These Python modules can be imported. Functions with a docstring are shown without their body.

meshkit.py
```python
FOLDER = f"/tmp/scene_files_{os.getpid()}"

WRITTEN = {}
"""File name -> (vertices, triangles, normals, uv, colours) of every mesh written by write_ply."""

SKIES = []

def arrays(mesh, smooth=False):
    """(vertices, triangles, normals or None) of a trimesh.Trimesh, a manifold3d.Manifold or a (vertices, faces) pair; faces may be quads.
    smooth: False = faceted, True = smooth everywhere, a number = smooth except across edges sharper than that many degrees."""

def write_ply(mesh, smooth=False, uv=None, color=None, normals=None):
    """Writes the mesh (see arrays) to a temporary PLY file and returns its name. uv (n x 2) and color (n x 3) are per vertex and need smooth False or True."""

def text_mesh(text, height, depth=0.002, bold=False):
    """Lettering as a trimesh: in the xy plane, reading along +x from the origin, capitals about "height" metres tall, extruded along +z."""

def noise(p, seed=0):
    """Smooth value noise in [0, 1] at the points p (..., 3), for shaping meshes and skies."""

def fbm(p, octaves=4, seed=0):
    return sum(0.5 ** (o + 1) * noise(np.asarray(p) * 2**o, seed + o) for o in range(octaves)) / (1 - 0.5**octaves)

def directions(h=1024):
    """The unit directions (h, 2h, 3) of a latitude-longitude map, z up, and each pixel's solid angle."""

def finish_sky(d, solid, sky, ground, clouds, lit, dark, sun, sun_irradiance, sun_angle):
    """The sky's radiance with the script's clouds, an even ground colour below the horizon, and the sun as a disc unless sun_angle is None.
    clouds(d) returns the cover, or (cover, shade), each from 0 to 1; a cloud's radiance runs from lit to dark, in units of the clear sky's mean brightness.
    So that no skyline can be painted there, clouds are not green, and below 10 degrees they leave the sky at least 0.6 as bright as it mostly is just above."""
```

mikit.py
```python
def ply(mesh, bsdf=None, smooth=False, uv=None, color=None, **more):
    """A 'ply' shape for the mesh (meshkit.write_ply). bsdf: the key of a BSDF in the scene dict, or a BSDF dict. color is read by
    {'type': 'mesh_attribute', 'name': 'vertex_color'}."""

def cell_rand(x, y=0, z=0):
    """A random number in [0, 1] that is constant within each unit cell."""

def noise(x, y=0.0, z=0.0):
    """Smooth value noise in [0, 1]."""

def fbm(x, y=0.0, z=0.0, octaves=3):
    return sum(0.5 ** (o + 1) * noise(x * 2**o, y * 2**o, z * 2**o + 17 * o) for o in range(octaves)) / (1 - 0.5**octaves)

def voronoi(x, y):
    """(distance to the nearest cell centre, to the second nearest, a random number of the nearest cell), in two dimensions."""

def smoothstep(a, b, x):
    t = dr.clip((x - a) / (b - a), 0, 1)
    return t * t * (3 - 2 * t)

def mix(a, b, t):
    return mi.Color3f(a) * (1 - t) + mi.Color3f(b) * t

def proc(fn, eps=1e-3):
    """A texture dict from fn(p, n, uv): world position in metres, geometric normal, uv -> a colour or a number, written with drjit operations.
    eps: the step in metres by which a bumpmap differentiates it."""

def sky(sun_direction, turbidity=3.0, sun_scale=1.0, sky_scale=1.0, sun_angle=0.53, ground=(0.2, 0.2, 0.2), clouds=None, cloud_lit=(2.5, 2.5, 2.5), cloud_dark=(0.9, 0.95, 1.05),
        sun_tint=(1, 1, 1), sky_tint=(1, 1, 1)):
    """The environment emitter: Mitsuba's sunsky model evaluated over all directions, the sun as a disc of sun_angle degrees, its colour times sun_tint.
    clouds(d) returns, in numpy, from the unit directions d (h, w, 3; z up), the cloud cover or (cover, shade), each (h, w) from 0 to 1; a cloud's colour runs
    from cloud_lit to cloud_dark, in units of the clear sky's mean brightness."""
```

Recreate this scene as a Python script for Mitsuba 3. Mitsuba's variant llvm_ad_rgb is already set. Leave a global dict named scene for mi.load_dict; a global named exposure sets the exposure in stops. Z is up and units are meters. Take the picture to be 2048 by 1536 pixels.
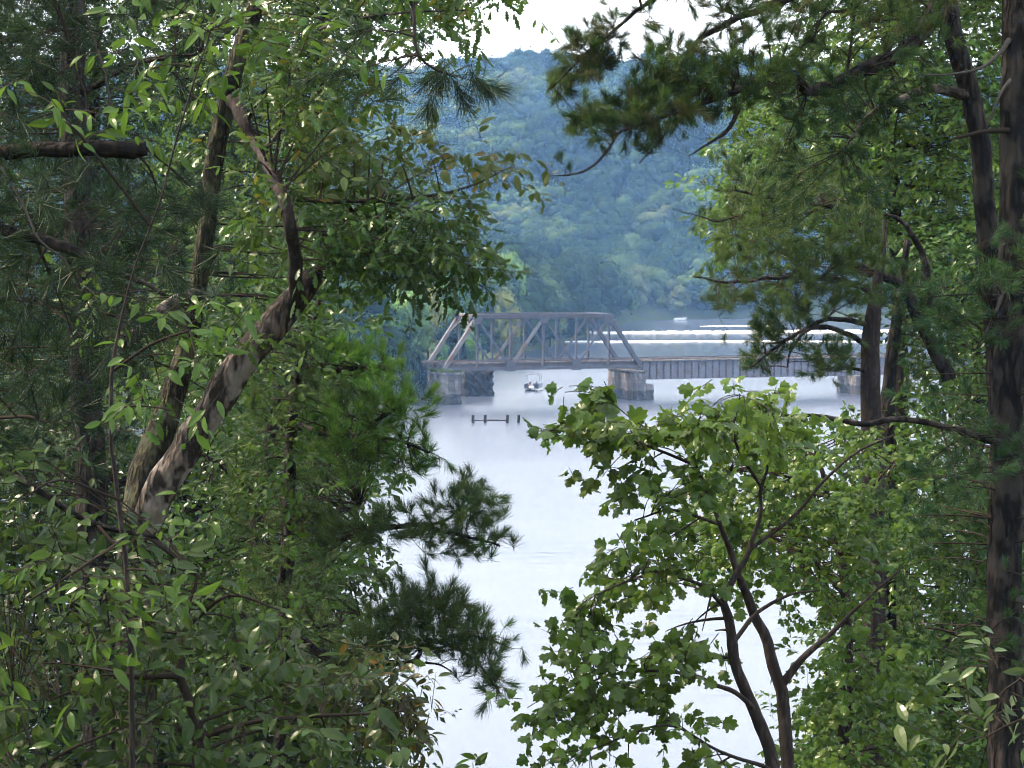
import math
import numpy as np, trimesh, shapely
import drjit as dr
import mitsuba as mi
import mikit, meshkit
from mikit import noise, fbm, smoothstep, mix, voronoi
from scipy.spatial import cKDTree
T = mi.ScalarTransform4f
rng = np.random.default_rng(7)
scene, labels = {}, {}

# ------------------------------------------------------------------ camera, sky, air, exposure
F, HORIZON = 4818.0, 500.0                     # focal length and horizon row, in pixels of the 2048 x 1536 photograph
EYE = np.array([0.0, 0.0, 28.2])
PITCH = math.atan((768 - HORIZON) / F)
FWD = np.array([0, math.cos(PITCH), -math.sin(PITCH)])
UP = np.array([0, math.sin(PITCH), math.cos(PITCH)])
scene['camera'] = {'type': 'perspective', 'fov': math.degrees(2 * math.atan(1024 / F)), 'fov_axis': 'x', 'near_clip': 0.5, 'far_clip': 9000.0,
                   'to_world': T().look_at(origin=EYE.tolist(), target=(EYE + FWD).tolist(), up=[0, 0, 1]), 'medium': {'type': 'ref', 'id': 'air'}}


def cloud_cover(d):
    x, y, z = d[..., 0], d[..., 1], np.maximum(d[..., 2], 0.02)
    q = np.stack([x / (z + 0.25) * 1.3, y / (z + 0.25) * 1.3, z * 0 + 3.0], -1)
    n = meshkit.fbm(q.reshape(-1, 3)).reshape(z.shape)
    n = (n - n.min()) / (n.max() - n.min())
    return np.clip(0.72 + 0.5 * n, 0, 1), np.clip(0.25 + 0.6 * (n - 0.5), 0, 1)


scene['sky'] = mikit.sky((-0.62, 0.12, 0.78), turbidity=4, sun_scale=0.7, sun_angle=10, ground=(0.08, 0.1, 0.08), clouds=cloud_cover,
                         cloud_lit=(2.05, 2.22, 2.5), cloud_dark=(1.3, 1.45, 1.7))
exposure = 4.0
scene['air'] = {'type': 'homogeneous', 'albedo': {'type': 'rgb', 'value': [0.95, 0.95, 0.95]}, 'sigma_t': {'type': 'rgb', 'value': [0.000034, 0.000068, 0.000128]}}


def at(px, py, d):
    """The point at depth d metres that the photograph shows at pixel (px, py)."""
    px, py, d = np.broadcast_arrays(np.asarray(px, float), np.asarray(py, float), np.asarray(d, float))
    return EYE + d[..., None] * (FWD + ((px - 1024) / F)[..., None] * np.array([1.0, 0, 0]) - ((py - 768) / F)[..., None] * UP)


# ------------------------------------------------------------------ materials
def rgb(*c): return {'type': 'rgb', 'value': list(c)}


def leaf_bsdf(rough, trans, gloss):
    base = {'type': 'mesh_attribute', 'name': 'vertex_color'}
    return {'type': 'blendbsdf', 'weight': 0.22, 'a': {'type': 'principledthin', 'base_color': base, 'roughness': 0.5, 'diff_trans': trans},
            'b': {'type': 'twosided', 'b': {'type': 'principled', 'base_color': base, 'roughness': rough, 'specular': gloss}}}


scene['leaf_material'] = leaf_bsdf(0.27, 1.25, 0.5)
scene['far_leaf_material'] = {'type': 'twosided', 'b': {'type': 'diffuse', 'reflectance': {'type': 'mesh_attribute', 'name': 'vertex_color'}}}
scene['crown_material'] = {'type': 'twosided', 'b': {'type': 'diffuse', 'reflectance': {'type': 'mesh_attribute', 'name': 'vertex_color'}}}
scene['needle_material'] = leaf_bsdf(0.38, 1.1, 0.4)


def bark(a, b, s=1.0, lichen=None, depth=0.02):
    def h(p, n, uv):
        w = fbm(p.x * 3 * s, p.y * 3 * s, p.z * 2 * s) * 1.2
        v = fbm(p.x * 16 * s + w, p.y * 16 * s, p.z * 3.2 * s, 4)
        return dr.abs(v - 0.5) * 2

    def col(p, n, uv):
        c = mix(a, b, smoothstep(0.05, 0.5, h(p, n, uv)))
        c = c * (0.6 + 0.8 * fbm(p.x * 5, p.y * 5, p.z * 3))
        if lichen is not None:
            m = smoothstep(0.50, 0.66, fbm(p.x * 6.5 + 9, p.y * 6.5, p.z * 3.6, 5))
            c = mix(c, lichen, m * 0.6)
        return c
    return {'type': 'bumpmap', 'scale': depth, 'tex': mikit.proc(h, eps=4e-3), 'b': {'type': 'twosided', 'b': {'type': 'principled', 'base_color': mikit.proc(col), 'roughness': 0.9, 'specular': 0.15}}}


scene['oak_bark'] = bark((0.010, 0.008, 0.0065), (0.075, 0.058, 0.047), 1.0, (0.17, 0.15, 0.135), 0.05)
scene['mossy_bark'] = bark((0.007, 0.0065, 0.004), (0.042, 0.037, 0.021), 1.6, (0.06, 0.06, 0.035), 0.04)
scene['pine_bark'] = bark((0.003, 0.0026, 0.0023), (0.024, 0.019, 0.016), 0.8, (0.034, 0.029, 0.025), 0.06)
scene['smooth_bark'] = bark((0.012, 0.009, 0.008), (0.030, 0.023, 0.020), 2.0, None, 0.006)
scene['twig_bark'] = {'type': 'diffuse', 'reflectance': rgb(0.022, 0.018, 0.015)}
scene['pale_twig_bark'] = {'type': 'diffuse', 'reflectance': rgb(0.045, 0.04, 0.035)}
scene['dead_bark'] = bark((0.004, 0.003, 0.0025), (0.020, 0.015, 0.011), 1.2, None, 0.05)
scene['ground_material'] = {'type': 'diffuse', 'reflectance': mikit.proc(lambda p, n, uv: mix((0.05, 0.045, 0.03), (0.045, 0.07, 0.025), fbm(p.x * 0.3, p.y * 0.3, 0, 4)))}


def ripple(p, n, uv):
    far = smoothstep(530.0, 640.0, p.y)
    warp = noise(p.x * 0.02, p.y * 0.03) * 6
    a = fbm(p.x * 0.22 + warp, p.y * 0.75, 3.0, 3)
    b = fbm(p.x * 1.1, p.y * 2.6, 7.0, 2)
    patch = 0.25 + 0.7 * smoothstep(0.3, 0.7, fbm(p.x * 0.012, p.y * 0.05, 5.0, 3))
    return (a * 0.065 + b * 0.018) * patch * (1.0 - 0.5 * far)


scene['water_material'] = {'type': 'bumpmap', 'scale': 1.0, 'tex': mikit.proc(ripple, eps=0.05),
                           'b': {'type': 'principled', 'base_color': rgb(0.028, 0.034, 0.05), 'roughness': mikit.proc(lambda p, n, uv: mi.Float(0.235) - 0.155 * smoothstep(530.0, 640.0, p.y + 60 * (noise(p.x * 0.03, p.y * 0.05) - 0.5))), 'eta': 1.33}}
scene['foam_material'] = {'type': 'twosided', 'b': {'type': 'diffuse', 'reflectance': mikit.proc(lambda p, n, uv: mi.Color3f(0.30 + 0.40 * fbm(p.x * 0.8, p.y * 2.5, 1.0, 3)))}}


def steel(base, rust, amount, s=1.0):
    def col(p, n, uv):
        m = smoothstep(1 - amount - 0.15, 1 - amount + 0.15, fbm(p.x * 0.9 * s, p.y * 0.9 * s, p.z * 0.6 * s, 4))
        k = 0.75 + 0.5 * fbm(p.x * 2.2, p.y * 2.2, p.z * 0.8, 3)
        return mix(base, rust, m) * k
    return {'type': 'twosided', 'b': {'type': 'principled', 'base_color': mikit.proc(col), 'roughness': 0.65, 'specular': 0.2}}


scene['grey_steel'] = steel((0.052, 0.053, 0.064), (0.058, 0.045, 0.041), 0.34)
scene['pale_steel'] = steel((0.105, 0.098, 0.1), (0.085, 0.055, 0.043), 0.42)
scene['rusty_steel'] = steel((0.05, 0.046, 0.053), (0.06, 0.045, 0.04), 0.38)
scene['girder_steel'] = steel((0.105, 0.103, 0.122), (0.085, 0.075, 0.078), 0.32)
scene['timber'] = steel((0.1, 0.085, 0.075), (0.05, 0.04, 0.035), 0.45)


def stone_col(p, n, uv):
    u = p.x * 0.95 + p.y * 0.3
    row = dr.floor(p.z / 0.62)
    ux = u / 1.25 + 0.5 * (row - 2 * dr.floor(row / 2)) + 0.3 * noise(row * 3.1)
    jx, jz = ux - dr.floor(ux), p.z / 0.62 - row
    joint = dr.minimum(dr.minimum(jx, 1 - jx) * 1.25, dr.minimum(jz, 1 - jz) * 0.62)
    tone = 0.82 + 0.36 * mikit.cell_rand(dr.floor(ux), row, 4)
    c = mix((0.032, 0.031, 0.034), (0.085, 0.078, 0.080), fbm(p.x * 0.8, p.y * 0.8, p.z * 0.9, 4)) * tone
    streak = smoothstep(0.46, 0.66, fbm(p.x * 1.6, p.y * 1.6, p.z * 0.16 + 3, 4))
    c = mix(c, (0.15, 0.138, 0.135), streak * 0.75)
    wet = smoothstep(1.9, 1.6, p.z + 0.5 * (noise(p.x, p.y) - 0.5))
    c = c * (1 - 0.72 * wet)
    return c * (0.72 + 0.28 * smoothstep(0.0, 0.07, joint))


scene['pier_stone'] = {'type': 'bumpmap', 'scale': 0.12, 'tex': mikit.proc(lambda p, n, uv: mi.luminance(stone_col(p, n, uv)), eps=0.03),
                       'b': {'type': 'twosided', 'b': {'type': 'principled', 'base_color': mikit.proc(stone_col), 'roughness': 0.9}}}
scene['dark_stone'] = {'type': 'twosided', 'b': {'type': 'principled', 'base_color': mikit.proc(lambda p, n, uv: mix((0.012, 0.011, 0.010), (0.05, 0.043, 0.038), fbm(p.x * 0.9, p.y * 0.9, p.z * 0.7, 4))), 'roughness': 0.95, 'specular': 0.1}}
scene['white_paint'] = {'type': 'twosided', 'b': {'type': 'principled', 'base_color': rgb(0.75, 0.75, 0.75), 'roughness': 0.35}}
scene['dark_cloth'] = {'type': 'twosided', 'b': {'type': 'diffuse', 'reflectance': rgb(0.05, 0.055, 0.08)}}
scene['grey_panel'] = {'type': 'twosided', 'b': {'type': 'principled', 'base_color': rgb(0.11, 0.115, 0.14), 'roughness': 0.5}}
scene['alloy'] = {'type': 'twosided', 'b': {'type': 'principled', 'base_color': rgb(0.45, 0.46, 0.48), 'roughness': 0.4, 'metallic': 0.6}}
scene['skin'] = {'type': 'twosided', 'b': {'type': 'diffuse', 'reflectance': rgb(0.42, 0.26, 0.19)}}


# ------------------------------------------------------------------ helpers
taken = {}


def key_for(k):
    n = taken.get(k, -1) + 1
    taken[k] = n
    return k if n == 0 else f'{k}_{n:03d}'


def thing(name, label, cat, group=None, kind=None):
    k = key_for(name)
    labels[k] = {'label': label, 'category': cat}
    if group: labels[k]['group'] = group
    if kind: labels[k]['kind'] = kind
    return k


def part(owner, name, mesh, mat, smooth=False, kind=None, label=None, color=None):
    k = key_for(f'{owner}__{name}')
    scene[k] = mikit.ply(mesh, mat, smooth=smooth, color=color)
    if kind or label:
        labels[k] = {}
        if kind: labels[k]['kind'] = kind
        if label: labels[k]['label'] = label
    return k


def single(name, mesh, mat, label, cat, smooth=False, group=None, kind=None, color=None):
    k = thing(name, label, cat, group, kind)
    scene[k] = mikit.ply(mesh, mat, smooth=smooth, color=color)
    return k


def unit(v):
    return v / np.maximum(np.linalg.norm(v, axis=-1, keepdims=True), 1e-9)


def tube(points, radii, sides=8, rough=0.0, cap=True):
    """A tapered tube along a polyline, its section a little uneven."""
    p = np.asarray(points, float); r = np.broadcast_to(np.asarray(radii, float), (len(p),))
    t = unit(np.gradient(p, axis=0))
    a = np.array([1.0, 0.2, 0.1]) if abs(t[0, 0]) < 0.8 else np.array([0, 0.2, 1.0])
    A = []
    for k in range(len(p)):
        a = a - t[k] * (a @ t[k]); a = a / np.linalg.norm(a); A.append(a)
    A = np.array(A); B = np.cross(t, A)
    ang = np.arange(sides) * 2 * np.pi / sides
    rr = r[:, None] * np.ones(sides)
    if rough:
        q = p[:, None] + r[:, None, None] * (np.cos(ang)[None, :, None] * A[:, None] + np.sin(ang)[None, :, None] * B[:, None])
        rr = rr * (1 + rough * 2 * (meshkit.fbm((q / (r.mean() * 1.5)).reshape(-1, 3)).reshape(len(p), sides) - 0.5))
    v = p[:, None] + rr[:, :, None] * (np.cos(ang)[None, :, None] * A[:, None] + np.sin(ang)[None, :, None] * B[:, None])
    i, j = np.meshgrid(np.arange(len(p) - 1), np.arange(sides), indexing='ij')
    q = np.stack([i * sides + j, i * sides + (j + 1) % sides, (i + 1) * sides + (j + 1) % sides, (i + 1) * sides + j], -1).reshape(-1, 4)
    f = np.vstack([q[:, [0, 1, 2]], q[:, [0, 2, 3]]])
    v = v.reshape(-1, 3)
    if cap:
        c0, c1 = len(v), len(v) + 1
        v = np.vstack([v, p[:1], p[-1:]])
        jj = np.arange(sides); e = (len(p) - 1) * sides
        f = np.vstack([f, np.stack([jj * 0 + c0, (jj + 1) % sides, jj], 1), np.stack([jj * 0 + c1, e + jj, e + (jj + 1) % sides], 1)])
    return v, f


def smooth_line(pts, step, wob=0.0, seed=0):
    """Catmull-Rom through the rows of pts (any columns, the first three a point), about step metres apart."""
    p = np.asarray(pts, float)
    e = np.vstack([2 * p[0] - p[1], p, 2 * p[-1] - p[-2]])
    out = []
    for k in range(1, len(e) - 2):
        n = max(1, int(np.linalg.norm(e[k + 1, :3] - e[k, :3]) / step))
        s = (np.arange(n) / n)[:, None]
        out.append(0.5 * (2 * e[k] + (e[k + 1] - e[k - 1]) * s + (2 * e[k - 1] - 5 * e[k] + 4 * e[k + 1] - e[k + 2]) * s * s + (3 * e[k] - e[k - 1] - 3 * e[k + 1] + e[k + 2]) * s ** 3))
    out = np.vstack(out + [p[-1:]])
    if wob:
        r = np.random.default_rng(seed)
        k = r.normal(0, 1, (len(out), 3))
        for _ in range(2): k[1:-1] = (k[:-2] + k[1:-1] * 2 + k[2:]) / 4
        k[0] = k[-1] = 0
        out[:, :3] += k * wob
    return out


def join(parts):
    n = np.cumsum([0] + [len(v) for v, f in parts])
    return np.vstack([v for v, f in parts]), np.vstack([np.asarray(f) + a for (v, f), a in zip(parts, n)])


def box(cx, cy, cz, sx, sy, sz):
    return trimesh.creation.box(extents=(sx, sy, sz), transform=trimesh.transformations.translation_matrix((cx, cy, cz)))


def beam(p0, p1, wu, wv, up=(0, 0, 1)):
    """A straight bar of wu (sideways) by wv (along up) between two points, its long edges chamfered."""
    p0, p1 = np.asarray(p0, float), np.asarray(p1, float)
    z = unit(p1 - p0); x = unit(np.cross(up, z)); y = np.cross(z, x)
    c = 0.15 * min(wu, wv)
    prof = [(-wu / 2 + c, -wv / 2), (wu / 2 - c, -wv / 2), (wu / 2, -wv / 2 + c), (wu / 2, wv / 2 - c), (wu / 2 - c, wv / 2), (-wu / 2 + c, wv / 2), (-wu / 2, wv / 2 - c), (-wu / 2, -wv / 2 + c)]
    v = np.array([p + x * a + y * b for p in (p0, p1) for a, b in prof])
    f = []
    for k in range(8):
        m = (k + 1) % 8
        f += [[k, m, 8 + m], [k, 8 + m, 8 + k]]
    f += [[0, k + 1, k] for k in range(1, 7)] + [[8, 8 + k, 9 + k] for k in range(1, 7)]
    return v, np.array(f)


# ------------------------------------------------------------------ land and lake
LAKE = shapely.Polygon([(-420, 96), (420, 96), (470, 220), (520, 600), (430, 960), (240, 1015), (130, 1005), (82, 992), (50, 965), (30, 830), (10, 700), (-6, 620), (-13, 540),
                        (-15, 470), (-17, 446), (-24, 430), (-70, 380), (-150, 260), (-330, 170)])


def land(x, y):
    x, y = np.asarray(x, float), np.asarray(y, float)
    pts = shapely.points(x.ravel(), y.ravel())
    out = shapely.distance(LAKE, pts)
    sd = np.where(out > 0, out, -shapely.distance(LAKE.exterior, pts)).reshape(x.shape)
    n = meshkit.fbm(np.stack([x / 130, y / 130, x * 0], -1).reshape(-1, 3)).reshape(x.shape) - 0.5
    n = n / (np.abs(n).max() + 1e-9) if n.size > 50 else n * 3
    rise = np.clip(sd, 0, None)
    h = np.where(sd < 0, np.maximum(sd * 0.35, -6.0) - 0.6, np.minimum(rise * 0.5, 5.5 + 0.02 * rise) + np.minimum(rise * 0.05, 3) * n)
    w = 1 - np.exp(-np.clip(rise, 0, None) / 70)
    back = 115 * np.exp(-((y - 1620) / 330) ** 2) * (1 + 0.12 * n + 0.00012 * (x + 30))
    front = 62 * np.exp(-((y - 1175 + 0.25 * (x - 60)) / 120) ** 2) * (0.95 + 0.0006 * x + 0.22 * n)
    mid = 14 * np.exp(-((y - 860) / 130) ** 2) * np.exp(-((x + 90) / 110) ** 2)
    h = h + w * np.where(y > 500, np.maximum(back, front) + 0.35 * np.minimum(back, front) + mid, 0)
    near = 23.5 * (1 - y / 96.0)
    return np.where(y < 96, np.maximum(near, 0.0) + 0.3 * n * (y < 90) + 0.05 - 0.3 * (y > 90), h)


gx, gy = np.concatenate([np.arange(-1500, -320, 40), np.arange(-320, 380, 9.0), np.arange(380, 1600, 40)]), np.concatenate([np.arange(-120, 110, 8.0), np.arange(110, 2100, 11.0), np.arange(2100, 2500, 40)])
GX, GY = np.meshgrid(gx, gy)
GZ = land(GX, GY)
ii, jj = np.meshgrid(np.arange(len(gy) - 1), np.arange(len(gx) - 1), indexing='ij')
quad = np.stack([ii * len(gx) + jj, ii * len(gx) + jj + 1, (ii + 1) * len(gx) + jj + 1, (ii + 1) * len(gx) + jj], -1).reshape(-1, 4)
scene['terrain'] = mikit.ply((np.stack([GX, GY, GZ], -1).reshape(-1, 3), quad), 'ground_material', smooth=True)
labels['terrain'] = {'label': 'wooded ground of the slope, the banks and the hills', 'category': 'terrain', 'kind': 'structure'}
wv = np.array([(-1490, 60, 0), (1590, 60, 0), (1590, 1500, 0), (-1490, 1500, 0)], float)
scene['water'] = mikit.ply((wv, np.array([[0, 1, 2, 3]])), 'water_material')
labels['water'] = {'label': 'pale lake water with soft ripples reflecting the bright sky', 'category': 'water', 'kind': 'structure'}

# ------------------------------------------------------------------ leaves and needles
def oval_leaf(wid=0.46, bend=0.22, fold=0.16, segs=4):
    s = np.linspace(0, 1, segs + 1)
    w = wid * 0.5 * np.sin(np.pi * np.clip(s, 0, 1) ** 0.85) ** 0.8
    w[-1] = 0.0
    z = -bend * s ** 2
    v, f = [], []
    for k in range(segs + 1):
        v += [(s[k], -w[k], z[k] + fold * w[k]), (s[k], 0, z[k]), (s[k], w[k], z[k] + fold * w[k])]
    for k in range(segs):
        for a in (0, 1):
            i = 3 * k + a
            f += [[i, i + 3, i + 4], [i, i + 4, i + 1]]
    return np.array(v, float), np.array(f)


def lobed_leaf(kind='maple'):
    if kind == 'maple':
        half = [(0.0, 0.0), (0.06, 0.20), (0.02, 0.36), (0.20, 0.36), (0.30, 0.56), (0.44, 0.50), (0.50, 0.30), (0.66, 0.34), (0.80, 0.28), (0.82, 0.14), (1.0, 0.0)]
    else:
        half = [(0.0, 0.0), (0.12, 0.05), (0.22, 0.20), (0.32, 0.10), (0.46, 0.28), (0.55, 0.12), (0.70, 0.27), (0.78, 0.11), (0.90, 0.14), (1.0, 0.0)]
    h = np.array(half)
    out = np.vstack([h, (h * [1, -1])[-2:0:-1]])
    c = np.array([[0.36, 0.0]])
    p = np.vstack([c, out])
    z = -0.30 * p[:, 0] ** 2 - 0.55 * np.abs(p[:, 1]) ** 1.5 + 0.05
    n = len(out)
    f = np.array([[0, 1 + k, 1 + (k + 1) % n] for k in range(n)])
    return np.column_stack([p, z]), f


def diamond_leaf():
    v = np.array([(0, 0, 0), (0.45, -0.27, 0.03), (0.5, 0, -0.05), (0.45, 0.27, 0.03), (1, 0, -0.2)], float)
    return v, np.array([[0, 1, 2], [0, 2, 3], [1, 4, 2], [2, 4, 3]])


def needle_tuft(n=58, length=0.16, width=0.0042, shoot=0.10, seed=0, spread=(18, 62)):
    r = np.random.default_rng(seed)
    V, Fc = [], []
    for k in range(n):
        s = r.uniform(0, 1) ** 0.8
        az, el = r.uniform(0, 2 * np.pi), np.radians(r.uniform(*spread)) * (1.15 - 0.65 * s)
        d = np.array([np.cos(el), np.sin(el) * np.cos(az), np.sin(el) * np.sin(az)])
        b = np.array([s * shoot, 0, 0]); L = length * r.uniform(0.7, 1.1)
        side = unit(np.cross(d, r.normal(size=3)))
        droop = np.array([0, 0, -0.0]) * L
        m = b + d * L * 0.55 + unit(np.cross(side, d)) * L * 0.04
        V += [b - side * width * 0.4, b + side * width * 0.4, m - side * width / 2, m + side * width / 2, b + d * L + droop]
        o = 5 * k
        Fc += [[o, o + 1, o + 3], [o, o + 3, o + 2], [o + 2, o + 3, o + 4]]
    return np.array(V), np.array(Fc)


SHAPES = {'oval': oval_leaf(), 'narrow': oval_leaf(0.36, 0.30, 0.2), 'maple': lobed_leaf('maple'), 'oak': lobed_leaf('oak'), 'small': diamond_leaf(),
          'tuft': needle_tuft(96, 0.15, 0.0038, 0.13, 0, (12, 60)), 'long_tuft': needle_tuft(80, 0.20, 0.0036, 0.12, 5, (10, 78)), 'far_tuft': needle_tuft(30, 0.18, 0.008, 0.10, 9)}


def place(shape, pos, fwd, nrm, scale):
    """4 x 4 matrices that put a leaf (length along x, face along z) at pos."""
    x = unit(fwd); y = unit(np.cross(nrm, x)); z = np.cross(x, y)
    m = np.zeros((len(pos), 4, 4)); m[:, 3, 3] = 1
    s = np.asarray(scale)[:, None]
    m[:, :3, 0], m[:, :3, 1], m[:, :3, 2], m[:, :3, 3] = x * s, y * s, z * s, pos
    return m


def bake(shape, M, colors):
    v, f = SHAPES[shape]
    V = np.einsum('kij,nj->kni', M[:, :3, :3], v) + M[:, None, :3, 3]
    C = np.repeat(colors[:, None, :], len(v), 1)
    Fc = f[None] + (np.arange(len(M)) * len(v))[:, None, None]
    return V.reshape(-1, 3), Fc.reshape(-1, 3), C.reshape(-1, 3)


def tint(n, base, var, r, warm=0.0):
    base = np.asarray(base)
    k = np.exp(r.normal(0, var, (n, 1)))
    hue = r.normal(0, 0.055, (n, 1))
    c = base * k * np.concatenate([1 + hue * 1.2, 1 + 0 * hue, 1 - hue], 1)
    if warm:
        m = r.random(n) < warm
        c[m] = c[m] * [1.9, 1.05, 0.8]
    return np.clip(c, 0.003, 0.5)


def px_of(P):
    q = P - EYE
    d = q @ FWD
    return np.stack([1024 + F * q[..., 0] / d, 768 - F * (q @ UP) / d], -1)


def in_poly(poly, inset, r, spacing):
    """About one point per spacing^2 pixels inside the polygon, none too close to another."""
    pg = shapely.Polygon(poly).buffer(0).buffer(-inset)
    x0, y0, x1, y1 = pg.bounds
    m = int((x1 - x0) * (y1 - y0) / spacing ** 2 * 3) + 8
    q = np.column_stack([r.uniform(x0, x1, m), r.uniform(y0, y1, m)])
    q = q[shapely.contains_xy(pg, q[:, 0], q[:, 1])]
    keep, tree = [], {}
    g = spacing * 0.72
    for k, (a, b) in enumerate(q):
        c = (int(a // g), int(b // g))
        if any((q[j, 0] - a) ** 2 + (q[j, 1] - b) ** 2 < g * g for dx in (-1, 0, 1) for dy in (-1, 0, 1) for j in tree.get((c[0] + dx, c[1] + dy), ())):
            continue
        tree.setdefault(c, []).append(k); keep.append(k)
    return q[keep]


GROUPED = {}


def shape_group(shape, mat, color):
    k = (shape, mat, tuple(np.round(color, 3)))
    if k not in GROUPED:
        g = f'{shape}_source_{len(GROUPED)}'
        v, f = SHAPES[shape]
        scene[g] = {'type': 'shapegroup', 'piece': mikit.ply((v, f), mat, color=np.tile(color, (len(v), 1)))}
        GROUPED[k] = g
    return GROUPED[k]


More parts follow.
